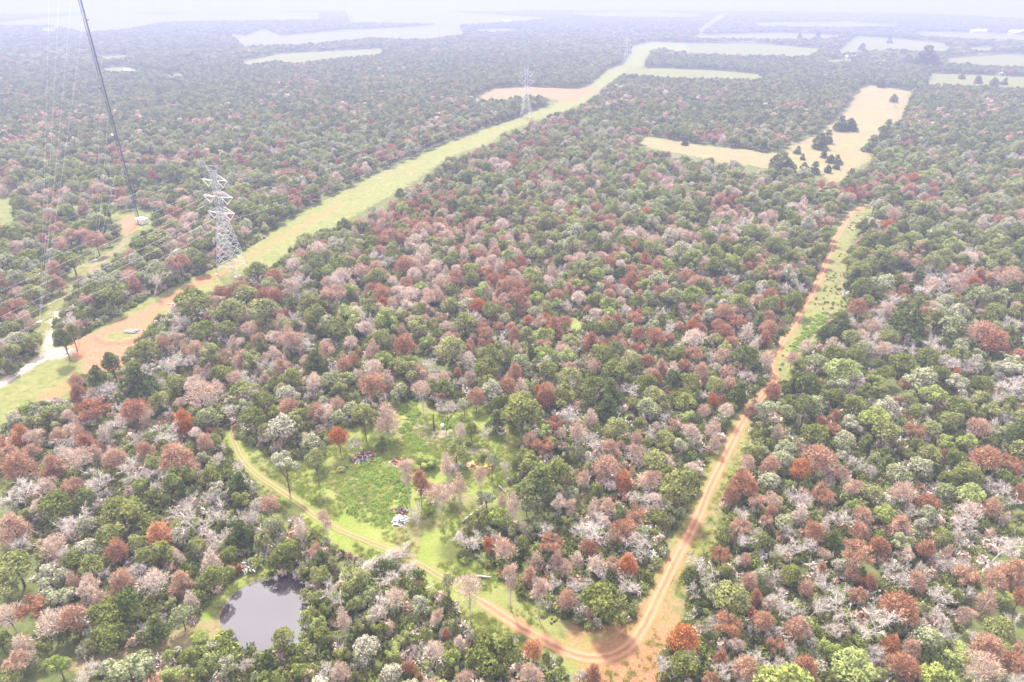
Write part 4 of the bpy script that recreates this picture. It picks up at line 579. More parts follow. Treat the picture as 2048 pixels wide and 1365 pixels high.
pid = rng.choice(7, n, p=[.37, .16, .14, .14, .10, .07, .02]); q = rng.uniform(.8, 2.2, n); rot = np.zeros((n, 3)); rot[:, 2] = rng.uniform(0, 6.28, n)
instancer('undergrowth', np.stack([X, Y, np.zeros(n)], 1), rot, np.stack([q, q, q * rng.uniform(.8, 1.7, n)], 1), pid, UB, 'low green and brown undergrowth filling the gaps between the trees', 'undergrowth')
print('under', n)
X, Y = [], []
a, b = area(420, 780, 1760, 1365, 60000); k = inpoly(a, b, gpoly(CLEAR)) & (polyd(a, b, RED_G) > 1.9) & (vnoise(a, b, 7, 51) + rng.uniform(-.2, .2, len(a)) > .42); a, b = a[k], b[k]
est = a > gp(1230, 1200)[0] - 3; k = ~est | (rng.uniform(size=len(a)) < .22); a, b, est = a[k], b[k], est[k]; n = len(a); q = rng.uniform(.5, 1.2, n)
G0 = [tuft(GRASS, 1), tuft(GRASS, 2), tuft(WEED, 3), tuft(YEL, 4)]; pid = np.where(est, rng.choice([0, 1, 3, 2], n, p=[.35, .3, .25, .1]), rng.choice([0, 1, 2], n, p=[.42, .38, .2])); rot = np.zeros((n, 3)); rot[:, 2] = rng.uniform(0, 6.28, n)
instancer('grass_tufts', np.stack([a, b, np.zeros(n)], 1), rot, np.stack([q, q, q], 1), pid, G0, 'bright yellow-green grass tufts over the clearing and road verges', 'grass')
print('grass', n)
WP = [(685,980),(700,940),(735,915),(780,925),(812,945),(822,985),(815,1020),(790,1035),(770,1050),(730,1045),(700,1025)]; WP2 = [(800,815),(830,800),(840,830),(820,860),(805,845)]; WP3 = [(740,855),(800,855),(850,890),(880,905),(850,912),(790,885),(745,880)]; WP4=[(885,842),(920,838),(915,858),(888,855)]; WP5 = [(1610,640),(1655,625),(1650,650),(1625,670),(1595,700),(1575,725),(1590,690)]
a, b = area(660, 620, 1680, 1060, 60000); k = np.any([inpoly(a, b, gpoly(p)) for p in (WP, WP2, WP3, WP4, WP5)], axis=0) & (np.hypot(a - gp(730, 1005)[0], b - gp(730, 1005)[1]) > 2.2); a, b = a[k], b[k]; k = vnoise(a, b, 1.6, 71) + rng.uniform(-.15, .15, len(a)) > .42; a, b = a[k], b[k]; n = len(a); q = rng.uniform(.4, 1.0, n) * (.6 + vnoise(a, b, 2.3, 72)); WB = [bush(WEED, 11, 150, .28, .5), bush(WEED, 12, 150, .24, .6)]
rot = np.zeros((n, 3)); rot[:, 2] = rng.uniform(0, 6.28, n)
instancer('weed_patch', np.stack([a, b, np.zeros(n)], 1), rot, np.stack([q, q, q * .8], 1), rng.integers(0, 2, n), WB, 'knee-high vivid green broad-leaved weeds in the middle of the clearing', 'weeds')
print('weeds', n)
# small bushes dotted over the road verge
a, b = area(1040, 420, 1760, 1365, 9000); k = inpoly(a, b, gpoly(CLEAR)) & (polyd(a, b, RED_G) > 2.6) & (a > gp(1000, 1230)[0]) & (vnoise(a, b, 9, 61) > .5); a, b = a[k], b[k]
if len(a) > 420: a, b = a[:420], b[:420]
n = len(a); q = rng.uniform(.3, .8, n); rot = np.zeros((n, 3)); rot[:, 2] = rng.uniform(0, 6.28, n)
instancer('verge_scrub', np.stack([a, b, np.zeros(n)], 1), rot, np.stack([q, q, q], 1), rng.choice(4, n, p=[.4, .2, .35, .05]), UB[:4], 'small green scrub dotted over the sandy verge of the red road', 'scrub')

# ------------------------------------------------------------------ single trees: an Empty at the foot, a trunk and a crown
NAMES = {'g': 'green_oak', 'd': 'dark_cedar', 'l': 'bright_green_tree', 'k': 'grey_green_tree', 'r': 'rust_brown_tree', 'o': 'orange_rust_tree', 'p': 'pale_tan_tree', 'w': 'leafless_tree'}
LOOK = {'g': 'green leafy tree', 'd': 'dark green tree', 'l': 'light bright-green tree', 'k': 'dull grey-green tree', 'r': 'rust-brown dead tree', 'o': 'orange-rust dead tree', 'p': 'pinkish-tan dead tree', 'w': 'whitish leafless tree'}
CAT = {'g': 'tree', 'd': 'tree', 'l': 'tree', 'k': 'tree', 'r': 'dead tree', 'o': 'dead tree', 'p': 'dead tree', 'w': 'dead tree'}
GRP = {'g': 'living green trees', 'd': 'living green trees', 'l': 'living green trees', 'k': 'living green trees', 'r': 'rust brown dead trees', 'o': 'rust brown dead trees', 'p': 'pale leafless dead trees', 'w': 'pale leafless dead trees'}
MARK = [((528,1230),'the pond'),((1240,1315),"the red road's bend"),((755,985),'the bright weed patch'),((728,917),'the round red rubbish heap'),((803,1032),'the white rubbish heap'),((1003,864),'the round stock tank'),((880,880),'the bare pink earth'),((960,930),'the orange sheets'),((110,706),'the gravel junction'),((262,662),'the pale rubble'),((465,550),'the near steel pylon'),((283,443),'the white shelter'),((770,1118),'the big fallen tree'),((1690,440),"the red road's far end"),((1150,648),'the small yellow glade'),((455,865),"the grass track's end"),((930,1215),"the track's pale middle"),((740,1240),'the lower fallen tree'),((1610,640),'the green verge weeds'),((1440,930),'the straight red road'),((1370,1085),'the red road above the bend'),((1555,745),"the red road's kink"),((1050,215),'the second pylon'),((1700,230),'the upper tan field'),((1620,315),'the lower tan field'),((215,1325),'the brown glade'),((8,1120),'the lower left edge'),((8,700),'the left edge halfway up'),((2040,1180),'the lower right edge'),((2040,860),'the right edge halfway'),((2040,600),'the upper right edge'),((640,1340),'the bottom edge left of centre'),((1860,1355),'the bottom right corner'),((60,1350),'the bottom left corner')]
STAR = [((1075,963),'the great dark clearing tree'),((1247,957),'the brightest orange tree'),((1372,1281),'the orange roadside tree'),((677,876),'the egg-shaped rust tree'),((366,840),'the orange egg-shaped tree'),((1207,1200),'the great roadside oak'),((1045,828),'the broad oak by the tank'),((771,834),'the bushy tan tree'),((1711,1336),'the great light-green tree'),((1735,1240),'the widest white tree'),((1798,1216),'the widest rust tree'),((1464,1200),'the oak right of the road'),((1717,1114),'the broad rust crown'),((318,1063),'the rust dome tree'),((241,1025),'the broad oak left'),((257,1336),'the broad grey-green crown'),((212,1230),'the dark-green pond-side oak'),((1820,650),'the broad dark crown'),((1964,670),'the purplish rust tree'),((1716,618),'the round purple tree'),((1057,641),'the small orange ball tree'),((1915,655+200),'the dark crown right'),((935,628),'the wide white crown'),((902,700),'the broad middle oak'),((1175,1058),'the tall white crown'),((1825,866),'the small red ball tree'),((219,690),'the dark lookout tree'),((389,608),'the wide oak below the strip'),((452,625),'the oak below the pylon'),((1615,772),'the dark round roadside tree')]
own = sorted(OWN); star_of = {}
for (sx_, sy_), nm in STAR:
    c = min(own, key=lambda i: math.hypot(HAND[i][6] - sx_, HAND[i][7] - sy_) - HAND[i][2] * .8)
    if math.hypot(HAND[c][6] - sx_, HAND[c][7] - sy_) < 30 and c not in star_of: star_of[c] = nm; MARK.append(((HAND[c][6], HAND[c][7]), nm))
def where_(dx, dy):
    a = math.degrees(math.atan2(-dy, dx)) % 360; return ['right of', 'behind and right of', 'behind', 'behind and left of', 'left of', 'in front and left of', 'in front of', 'in front and right of'][int(((a + 22.5) % 360) // 45)]
ORD = ['nearest', 'second nearest', 'third nearest', 'fourth nearest', 'fifth nearest', 'sixth nearest', 'seventh nearest', 'eighth nearest', 'ninth nearest', 'tenth nearest', 'eleventh nearest', 'twelfth nearest']
info = {}
for i in own:
    X, Y, wm, h, tk, tall, px, py, shrub = HAND[i]; med = F / 2048
    size = 'small' if wm < 5 else 'large' if wm > 9 else 'mid-sized'
    look = 'low green bush' if shrub else ('tall ' if tall else '') + LOOK[tk]
    best = None
    for (mx_, my_), nm in MARK:
        d = math.hypot(px - mx_, (py - my_) * 1.3)
        if d > 1 and (best is None or d < best[0]) and star_of.get(i) != nm: best = (d, nm, 'near' if ('edge' in nm or 'corner' in nm) else where_(px - mx_, (py - my_) * 1.3))
    info[i] = (look if size == 'mid-sized' or shrub else size + ' ' + look, best[2], best[1], best[0])
buckets = {}
for i in own: buckets.setdefault(info[i][:3], []).append(i)
LABEL = {}
for key, ids in buckets.items():
    ids.sort(key=lambda i: info[i][3]); base = f'{key[0]} {key[1]} {key[2]}'
    for r_, i in enumerate(ids): LABEL[i] = base if len(ids) == 1 else base + ', ' + ((ORD[r_] + (' of them' if 'near ' in base else '')) if r_ < len(ORD) else f'{r_ + 1}th nearest')
for i, nm in star_of.items():
    LABEL[i] = (nm[4:] + ', ' + ' '.join(info[i][:3]));
    ws_ = LABEL[i].split(); LABEL[i] = ' '.join(ws_[:16])
first = {}; cnt = {}
def put(name, me_c, me_t, loc, rz, sc, tall, h, tmat=None):
    root = empty(name, loc, rz, (1, 1, 1)); key = (me_c.name, me_t.name)
    if key not in first:
        c = link('crown', me_c, root); t = link('trunk', me_t, root); first[key] = (c, t)
    else:
        c = first[key][0].copy(); t = first[key][1].copy(); COL.objects.link(c); COL.objects.link(t); c.parent = root; t.parent = root
    if tall:      # long bare stem under a smaller, higher crown
        zs = (h * .62) / 8.6; c.scale = (sc[0], sc[0], zs); c.location = (0, 0, h * .40); t.scale = (sc[0] * .85, sc[0] * .85, sc[2] * 1.12)
    else: c.scale = sc; t.scale = sc; c.location = (0, 0, 0)
    return root, c, t
rg = np.random.default_rng(77)
for i in own:
    X, Y, wm, h, tk, tall, px, py, shrub = HAND[i]; pl = PROTO[tk]; k = cnt.get(tk, 0); cnt[tk] = k + 1; me_c, me_t = pl[(k * 2 + int(rg.integers(0, 2))) % len(pl)]
    if wm > 8.5 and tk in 'gl': me_c, me_t = pl[0]
    if i >= LONE0 and tk in 'gd': me_c, me_t = PROTO['d'][int(rg.integers(0, 2)) * 2]
    s = wm / 7.6; jx = rg.uniform(.93, 1.07)
    root, c, t = put('green_bush' if shrub else NAMES[tk], me_c, me_t, (X, Y, 0), float(rg.uniform(0, 6.28)), (s * jx, s / jx, h / 9.2), tall, h)
    if i >= LONE0: c.scale[2] *= 1.25; c.location[2] = -h * .22; t.scale[2] *= .6
    tag(root, LABEL[i], 'bush' if shrub else CAT[tk], 'low bushes' if shrub else GRP[tk])
    if abs(px - 888) < 4 and tk == 'w': t.data = t.data.copy(); t.data.materials.clear(); t.data.materials.append(CHAR)

# ------------------------------------------------------------------ steel pylons and their cables
STEEL = simple('galvanised_steel', (.45, .45, .48), .5, .35); GLASSY = simple('insulator_white', (.75, .75, .76), .3); CABLE = simple('cable_aluminium', (.5, .5, .53), .45, .5)
T1, T2, T3 = gp(467, 545), gp(1052, 235), gp(1251, 133)
T0 = (T1[0] - (T2[0] - T1[0]) * .85, T1[1] - (T2[1] - T1[1]) * .85)
line_a = math.atan2(T2[1] - T1[1], T2[0] - T1[0])      # direction of the line
LEV = [(29.5, 7.6), (37.0, 8.2), (44.5, 7.0)]; PK = 50.5
def prof(z): return 5.4 + (1.35 - 5.4) * min(z / 29.5, 1) if z < 29.5 else 1.35 - .35 * (z - 29.5) / (PK - 29.5)
def bar(mb, a, b, r=.11): mb.tube([a, b], r * .72, 4, 0, False)
def cor(z, k): s = prof(z); return np.array([s * (1 if k in (0, 3) else -1), s * (1 if k < 2 else -1), z])
def pylon(loc, label, rz):
    root = empty('transmission_pylon', (loc[0], loc[1], 0), rz); tag(root, label, 'pylon', 'pylons of the power line')
    for k in range(4):
        mb = MB(); bar(mb, cor(0, k) + (0, 0, -.3), cor(29.5, k), .17); bar(mb, cor(29.5, k), cor(PK - 1.5, k), .13); mb.box(cor(0, k) + np.array([0, 0, .1]), (1.0, 1.0, .6)); mb.build('leg', STEEL, root)
    mb = MB(); zs = [4.5, 9.5, 14, 18, 21.5, 24.5, 27.2, 29.5]; k4 = range(4)
    for a, b in zip(zs[:-1], zs[1:]):
        for k in k4:
            n = (k + 1) % 4; bar(mb, cor(a, k), cor(b, n), .1); bar(mb, cor(a, n), cor(b, k), .1); bar(mb, cor(b, k), cor(b, n), .08)
            m_ = (cor(a, k) + cor(b, n) + cor(a, n) + cor(b, k)) / 4; bar(mb, (cor(a, k) + cor(b, k)) / 2, m_, .06); bar(mb, (cor(a, n) + cor(b, n)) / 2, m_, .06)
    for k in k4:
        n = (k + 1) % 4; bar(mb, cor(4.5, k), cor(4.5, n), .12); q = (cor(4.5, k) + cor(4.5, n)) / 2
        for c in (k, n):
            bar(mb, cor(0.2, c), q, .09); bar(mb, cor(2.3, c), cor(2.3, c) * .5 + q * .5 + np.array([0, 0, -.2]), .06)
        bar(mb, cor(9.5, k), cor(9.5, (k + 2) % 4), .06)
    mb.build('lower_bracing', STEEL, root)
    mb = MB(); z = 29.5
    while z < PK - 2:
        for k in k4: n = (k + 1) % 4; bar(mb, cor(z, k), cor(z + 2.4, n), .07); bar(mb, cor(z, n), cor(z + 2.4, k), .07); bar(mb, cor(z, k), cor(z, n), .06)
        z += 2.4
    mb.build('upper_bracing', STEEL, root)
    for z, L in LEV:
        for sgn_ in (-1, 1):
            mb = MB(); tip = np.array([0, sgn_ * L, z + .3]); s = prof(z)
            for ax in (-1, 1):
                a = np.array([ax * s, sgn_ * s, z]); u_ = np.array([ax * prof(z + 2.6), sgn_ * prof(z + 2.6), z + 2.6]); bar(mb, a, tip, .13); bar(mb, u_, tip, .1)
                for t in (.25, .5, .75): bar(mb, a + (tip - a) * t, u_ + (tip - u_) * (t - .12), .055)
            for t in (.2, .4, .6, .8):
                a = np.array([s, sgn_ * s, z]); b = np.array([-s, sgn_ * s, z]); bar(mb, a + (tip - a) * t, b + (tip - b) * (t - .18), .06); bar(mb, a + (tip - a) * t, b + (tip - b) * t, .06)
            arm = mb.build('crossarm', STEEL, root); low = np.array([0, sgn_ * (L + s) * .5, z - 3.0])
            for p in (tip, np.array([0, sgn_ * (s + .2), z])):
                iv = MB(); n = 9; pts = []; rs = []
                for j in range(n * 2 + 1): t = j / (n * 2); pts.append(p + (low - p) * t); rs.append(.17 if j % 2 else .10)
                iv.tube(pts, rs, 6); iv.build('insulator', GLASSY, arm)
    mb = MB(); zt = PK - 1.5
    for sgn_ in (-1, 1):
        for ax in (-1, 1): bar(mb, (ax * prof(zt), sgn_ * prof(zt), zt), (0, sgn_ * 3.2, PK + .6), .1); bar(mb, (ax * prof(zt), sgn_ * prof(zt), zt - 2), (0, sgn_ * 3.2, PK + .6), .08)
        bar(mb, (-.9, sgn_ * 1.0, zt), (.9, sgn_ * 1.0, zt), .1)
    bar(mb, (0, -3.2, PK + .6), (0, 3.2, PK + .6), .1); mb.build('earth_wire_bracket', STEEL, root)
    return root
def pl_pt(base, a, off, z): return np.array([base[0] - math.sin(a) * off, base[1] + math.cos(a) * off, z])
a1 = line_a; a2 = math.atan2(T3[1] - T2[1], T3[0] - T2[0])
pylon(T1, 'nearest and largest pale steel lattice pylon, standing on the green strip left of centre', a1)
pylon(T2, 'second steel lattice pylon, hazy, beside the far patch of orange earth', (a1 + a2) / 2)
pylon(T3, 'faintest farthest lattice pylon, where the green strip meets the pale fields', a2)
def catenary(A, B, sag, n=28): return [A + (B - A) * t + np.array([0, 0, -4 * sag * t * (1 - t)]) for t in np.linspace(0, 1, n)]
NMW = ['lowest', 'middle', 'upper']
for sd_, side in ((1, 'left-hand'), (-1, 'right-hand')):
    for li, (z, L) in enumerate(LEV):
        off = sd_ * (L + prof(z)) * .5; P = [pl_pt(b, a, off, z - 3.1) for b, a in ((T0, a1), (T1, a1), (T2, (a1 + a2) / 2), (T3, a2))]; mb = MB()
        for dlt in (-.22, .22):
            pts = []
            for A, B, sg in zip(P[:-1], P[1:], (8.5, 9.5, 11)): pts += catenary(A, B, sg)[:-1]
            pts.append(P[-1]); mb.tube([p + np.array([dlt, 0, 0]) for p in pts], .016, 4, 0, False)
        tag(mb.build('power_cable', CABLE), f'{NMW[li]} twin cable strung on the {side} arms of the pylons', 'cable', 'cables of the power line')
    P = [pl_pt(b, a, sd_ * 3.2, PK + .5) for b, a in ((T0, a1), (T1, a1), (T2, (a1 + a2) / 2), (T3, a2))]; pts = []; mb = MB()
    for A, B, sg in zip(P[:-1], P[1:], (6, 7, 8)): pts += catenary(A, B, sg)[:-1]
    pts.append(P[-1]); mb.tube(pts, .014, 4, 0, False); tag(mb.build('earth_wire', CABLE), f'thin topmost {side} earth wire above the pylon arms', 'cable', 'cables of the power line')

# ------------------------------------------------------------------ guyed radio mast
MX, MY = gp(277, 438); DARK = simple('mast_dark_steel', (.05, .055, .09), .6, .2); WHITE = simple('white_painted_metal', (.8, .8, .8), .5)
def mz(y): q = (682.5 - y) / F; return H - (MY * sp - q * MY * cp) / (cp + q * sp)
root = empty('radio_mast', (MX, MY, 0)); tag(root, 'very tall thin dark lattice radio mast rising from beside the white shelter', 'mast')
TOP = 172; tri_ = [(math.cos(a) * .85, math.sin(a) * .85) for a in (R(100), R(220), R(340))]
for x, y in tri_: m_ = MB(); m_.tube([(x, y, 0), (x, y, TOP)], .14, 6); m_.build('mast_leg', DARK, root)
m_ = MB(); z = .5; i = 0
while z < TOP - 1:
    for k in range(3):
        a, b = tri_[k], tri_[(k + 1) % 3]; bar(m_, (a[0], a[1], z), (b[0], b[1], z), .022)
        bar(m_, ((a[0], a[1], z) if i % 2 else (b[0], b[1], z)), ((b[0], b[1], z + 1.1) if i % 2 else (a[0], a[1], z + 1.1)), .035)
    z += 1.1; i += 1
m_.build('mast_bracing', DARK, root)
m_ = MB(); m_.tube([(.3, -.45, .5), (.3, -.45, TOP - 4)], .05, 5); m_.tube([(.16, -.52, .5), (.16, -.52, TOP - 30)], .04, 5); m_.build('feed_cable', DARK, root)
m_ = MB(); m_.box((0, 0, .2), (2.2, 2.2, .9)); m_.build('mast_foot', simple('concrete', (.5, .48, .45), .9, noise=.3), root)
def dish(z, ang, rad, mat, part):
    mb = MB(); ca, sa = math.cos(ang), math.sin(ang); c = np.array([ca * (1.0 + rad), sa * (1.0 + rad), z]); ax = np.array([ca * .3, sa * .3 - .75, -.1]); ax /= np.linalg.norm(ax); u1 = unit(np.cross(ax, (0, 0, 1.0))); u2 = np.cross(ax, u1); V = []; n = 16
    for rr_, dd in ((.02, -.35), (.6, -.22), (1, 0), (1, .28), (.05, .3)):
        for k in range(n): t = 2 * math.pi * k / n; V.append(c + (u1 * math.cos(t) + u2 * math.sin(t)) * rad * rr_ + ax * dd * rad)
    Fq = [(a * n + k, a * n + (k + 1) % n, (a + 1) * n + (k + 1) % n, (a + 1) * n + k) for a in range(4) for k in range(n)]; mb.add(V, Fq); d_ = mb.build(part, mat, root, True)
    br = MB(); br.tube([(ca * .5, sa * .5, z), c], .06, 5); br.tube([(ca * .5, sa * .5, z - 1), c], .05, 5); br.build('dish_bracket', DARK, d_)
dish(mz(176), R(185), .95, simple('dish_grey', (.12, .13, .2), .5), 'dish_antenna'); dish(mz(270), R(205), .75, WHITE, 'dish_antenna')
dish(mz(40), R(10), .35, DARK, 'small_antenna')
A_out = gp(80, 646); A_in = gp(191, 522)
GW = simple('guy_steel', (.72, .72, .74), .4, .4)
for anc, ys in ((A_out, (-218, -135, -52, 27)), (A_in, (148, 214, 298))):
    for y in ys: m_ = MB(); A = np.array([anc[0] - MX, anc[1] - MY, .6]); B = np.array([0, 0, mz(y)]); m_.tube([A + (B - A) * t + np.array([0, 0, -4 * 1.6 * t * (1 - t)]) for t in np.linspace(0, 1, 14)], .016, 4, 0, False); m_.build('guy_wire', GW, root)
for anc, nm in ((A_out, 'concrete guy anchor at the foot of the outer wires near the gravel junction'), (A_in, 'concrete guy anchor at the foot of the inner wires on the side strip')):
    m_ = MB(); r_ = empty('guy_anchor', (anc[0], anc[1], 0)); m_.box((0, 0, .15), (1.8, 1.2, .8)); m_.build('anchor_block', simple('anchor_concrete', (.5, .48, .45), .9), r_); m2 = MB(); m2.tube([(0, 0, .4), (-.2, .3, 1.1)], .08, 5); m2.build('anchor_rod', STEEL, r_); tag(r_, nm, 'anchor', 'guy anchors')

# equipment shelter below the mast
sx, sy = gp(285, 447); r_ = empty('equipment_shelter', (sx, sy, 0), R(-28)); tag(r_, 'small white flat-roofed equipment shelter at the foot of the mast', 'shelter')
m_ = MB(); m_.box((0, 0, 1.4), (5.6, 3.6, 2.8)); sh = m_.build('wall', simple('shelter_wall', (.72, .70, .68), .8), r_)
m_ = MB(); m_.box((0, 0, 2.92), (6.2, 4.4, .22)); rf = m_.build('roof', simple('shelter_roof', (.82, .82, .84), .6), r_)
m_ = MB(); m_.box((.6, .3, 3.3), (1.2, 1.0, .55)); m_.box((-.3, -.4, 3.12), (1.6, .35, .2)); m_.build('roof_unit', simple('unit_grey', (.25, .26, .3), .6), rf)
m_ = MB(); m_.box((-1.2, -1.83, 1.05), (.95, .06, 2.1)); dr = m_.build('door', simple('door_grey', (.3, .3, .32), .6), r_); m_ = MB(); m_.box((-.85, -1.88, 1.05), (.06, .06, .18)); m_.build('handle', STEEL, dr)
m_ = MB(); m_.box((1.5, -1.95, 1.3), (.9, .3, 1.5)); m_.build('air_conditioner', simple('ac', (.6, .6, .6), .5), r_)

# ------------------------------------------------------------------ things lying in the clearing
px_, py_ = gp(1003, 866); r_ = empty('stock_tank', (px_, py_, 0)); tag(r_, 'round pale concrete stock tank open at the top, at the right of the clearing', 'tank')
m_ = MB(); V = []; n = 32
for rad, z in ((1.3, -.2), (1.3, .75), (1.22, .8), (1.1, .78), (1.08, .1)):
    for k in range(n): t = 2 * math.pi * k / n; V.append((rad * math.cos(t), rad * math.sin(t), z))
m_.add(V, [(a * n + k, a * n + (k + 1) % n, (a + 1) * n + (k + 1) % n, (a + 1) * n + k) for a in range(4) for k in range(n)]); m_.build('tank_wall', simple('old_concrete', (.55, .48, .46), .9, noise=.35, nscale=2), r_, True)
m_ = MB(); m_.add([(1.09 * math.cos(2 * math.pi * k / n), 1.09 * math.sin(2 * math.pi * k / n), .38) for k in range(n)], [tuple(range(n))]); m_.build('tank_water', simple('dark_water', (.07, .035, .03), .15), r_)
MATD = {'white': simple('bleached_board', (.26, .245, .27), .8, noise=.3), 'dark': simple('burnt_timber', (.06, .035, .035), .9), 'rust': simple('rusty_sheet', (.36, .12, .07), .8, noise=.4), 'grey': simple('grey_board', (.36, .34, .36), .8, noise=.3), 'blue': simple('slate_board', (.26, .28, .38), .7), 'orange': simple('orange_sheet', (.62, .25, .07), .7, noise=.25), 'stone': simple('pale_stone', (.30, .27, .25), .9, noise=.25)}
def heap(name, px, py, rx, ry, spec, label, cat, seed, hgt=1.0, ang=0):
    g = np.random.default_rng(seed); x, y = gp(px, py); r_ = empty(name, (x, y, 0), ang); tag(r_, label, cat)
    for key, part, n, (l0, l1), w_, t_ in spec:
        m_ = MB()
        for _ in range(n):
            a = g.uniform(0, 6.28); q = math.sqrt(g.uniform()); cx, cy = q * rx * math.cos(a), q * ry * math.sin(a); z = hgt * (1 - q * q) * g.uniform(.3, 1) + .1
            if key == 'stone':
                s = g.uniform(l0, l1); m_.box((cx, cy, z * .6), (s, s * g.uniform(.6, 1), s * g.uniform(.5, .9)), g.uniform(0, 3), 0, g.uniform(-.5, .5))
            else: m_.box((cx, cy, z), (g.uniform(l0, l1), w_ * g.uniform(.6, 1.4), t_), g.uniform(0, 3.14), 0, g.uniform(-.45, .45))
        o_ = m_.build(part, MATD[key], r_)
        if key == 'stone': bv = o_.modifiers.new('b', 'BEVEL'); bv.width = .08
heap('rubbish_heap', 728, 918, 3.6, 3.2, [('dark', 'burnt_timber', 30, (.8, 2.2), .35, .15), ('rust', 'rusty_sheet', 18, (.8, 1.6), .8, .05), ('white', 'white_board', 16, (.8, 1.9), .3, .06), ('blue', 'slate_board', 10, (.7, 1.5), .5, .06)], 'round heap of burnt timber, rusty sheet and white boards above the weed patch', 'rubbish heap', 1, 1.4)
heap('rubbish_heap', 800, 1026, 2.2, 2.0, [('dark', 'burnt_timber', 34, (.6, 1.6), .35, .15), ('rust', 'rusty_sheet', 6, (.6, 1.0), .5, .05)], 'dark burnt heap touching the white boards, right of the weed patch', 'rubbish heap', 2, 1.3)
heap('board_pile', 801, 1042, 2.1, 1.8, [('white', 'white_board', 22, (.6, 1.7), .45, .06), ('grey', 'grey_board', 24, (.6, 1.6), .45, .06), ('blue', 'slate_board', 10, (.5, 1.3), .4, .06), ('orange', 'orange_sheet', 3, (.6, .9), .4, .05)], 'pile of white and grey boards on the grass, right of the weed patch', 'board pile', 3, 1.0)
heap('rubbish_heap', 798, 925, 3.0, 1.6, [('dark', 'burnt_timber', 16, (.8, 2.0), .3, .15), ('rust', 'rusty_sheet', 20, (.8, 1.8), .6, .05), ('white', 'pale_board', 8, (.5, 1.2), .3, .06)], 'low reddish heap of scrap under the tan trees in mid clearing', 'rubbish heap', 4, .6)
heap('sheet_pile', 943, 932, 1.9, 1.3, [('orange', 'orange_sheet', 9, (1.0, 1.9), .9, .05), ('white', 'white_board', 6, (.9, 1.8), .5, .06)], 'orange sheets with one white board leaning on them, left one of two', 'sheet pile', 5, .7)
heap('sheet_pile', 976, 934, 1.3, .9, [('orange', 'orange_sheet', 8, (.8, 1.6), .8, .05)], 'smaller pile of plain orange sheets, right of the one with a white board', 'sheet pile', 6, .6)
heap('board_pile', 910, 938, 1.5, 1.4, [('white', 'white_board', 18, (.9, 1.9), .8, .05)], 'tall bright white board pile half behind a pinkish tree', 'board pile', 7, 1.7)
heap('scrap_pile', 846, 985, 1.8, 1.8, [('rust', 'rusty_sheet', 8, (.5, 1.1), .5, .05), ('white', 'white_board', 14, (.3, .8), .3, .05)], 'scattered white and rusty scraps at the foot of the tan tree row', 'scrap pile', 8, .3)
heap('stone_pile', 266, 664, 3.8, 1.6, [('stone', 'pale_stone', 60, (.35, .95), 0, 0), ('grey', 'grey_slab', 12, (.4, 1.0), .35, .12)], 'pale stone rubble heap on the grass beside the orange earth bank', 'stone pile', 9, .9)
heap('stone_pile', 690, 937, .9, .8, [('dark', 'dark_timber', 8, (.5, 1.0), .3, .2), ('grey', 'grey_slab', 4, (.5, 1.0), .5, .2)], 'small dark grey heap beside a bush, left of the round red heap', 'stone pile', 10, .5)
heap('slab', 342, 609, 1.3, .7, [('white', 'white_board', 4, (1.2, 2.0), .8, .1)], 'small white slab lying on the green strip below the pylon', 'slab', 12, .2)
heap('slab', 757, 358, 1.5, 1.0, [('white', 'white_board', 5, (1.4, 2.4), 1.2, .2)], 'white panel lying far along the green strip at the forest edge', 'slab', 13, .6)
heap('slab', 855, 605 + 0, 1.2, .8, [('grey', 'grey_board', 3, (.8, 1.4), .5, .06)], 'grey board lying among the trees', 'slab', 14, .3) if False else None
heap('scrap_pile', 1641, 609, 1.6, 1.0, [('rust', 'rusty_sheet', 6, (.6, 1.4), .5, .06), ('white', 'white_board', 5, (.6, 1.3), .3, .06)], 'small pink and white scrap heap on the verge beside the far red road', 'scrap pile', 15, .5)
x, y = gp(937, 890); m_ = MB(); V = []
for k in range(20):
    for j in range(8): t, u_ = 2 * math.pi * k / 20, 2 * math.pi * j / 8; V.append(((.75 + .25 * math.cos(u_)) * math.cos(t), (.75 + .25 * math.cos(u_)) * math.sin(t), .25 + .22 * math.sin(u_)))
m_.add(V, [(k * 8 + j, ((k + 1) % 20) * 8 + j, ((k + 1) % 20) * 8 + (j + 1) % 8, k * 8 + (j + 1) % 8) for k in range(20) for j in range(8)]); o = m_.build('tyre', CHAR, None, True); o.location = (x, y, 0); tag(o, 'black tyre lying below the slim grey-green tree in the clearing', 'tyre')
x, y = gp(885, 855); r_ = empty('white_drum', (x, y, 0)); m_ = MB(); m_.tube([(0, 0, 0), (0, 0, .3), (0, 0, 1.0), (0, 0, 1.1)], [.42, .46, .46, .4], 14); m_.build('drum_body', WHITE, r_); m_ = MB(); m_.tube([(0, 0, .33), (0, 0, .4)], .48, 14); m_.tube([(0, 0, .7), (0, 0, .77)], .48, 14); m_.build('drum_rib', MATD['blue'], r_); tag(r_, 'white drum standing on the bare pink earth by the charred trunk', 'drum')
# charred standing stem
x, y = gp(868, 862); r_ = empty('charred_stem', (x, y, 0)); m_ = MB(); m_.tube([(0, 0, -.2), (.1, 0, 2.2), (.0, .1, 4.4), (.15, .1, 6.2)], [.3, .24, .17, .08], 7); m_.build('stem', CHAR, r_); m_ = MB(); m_.tube([(.0, .1, 4.4), (.7, .2, 5.3)], [.07, .03], 4); m_.tube([(.05, 0, 3.2), (-.6, .1, 4.0)], [.06, .03], 4); m_.build('branch_stub', CHAR, r_); tag(r_, 'charred black standing stem without crown on the bare pink earth', 'dead tree')

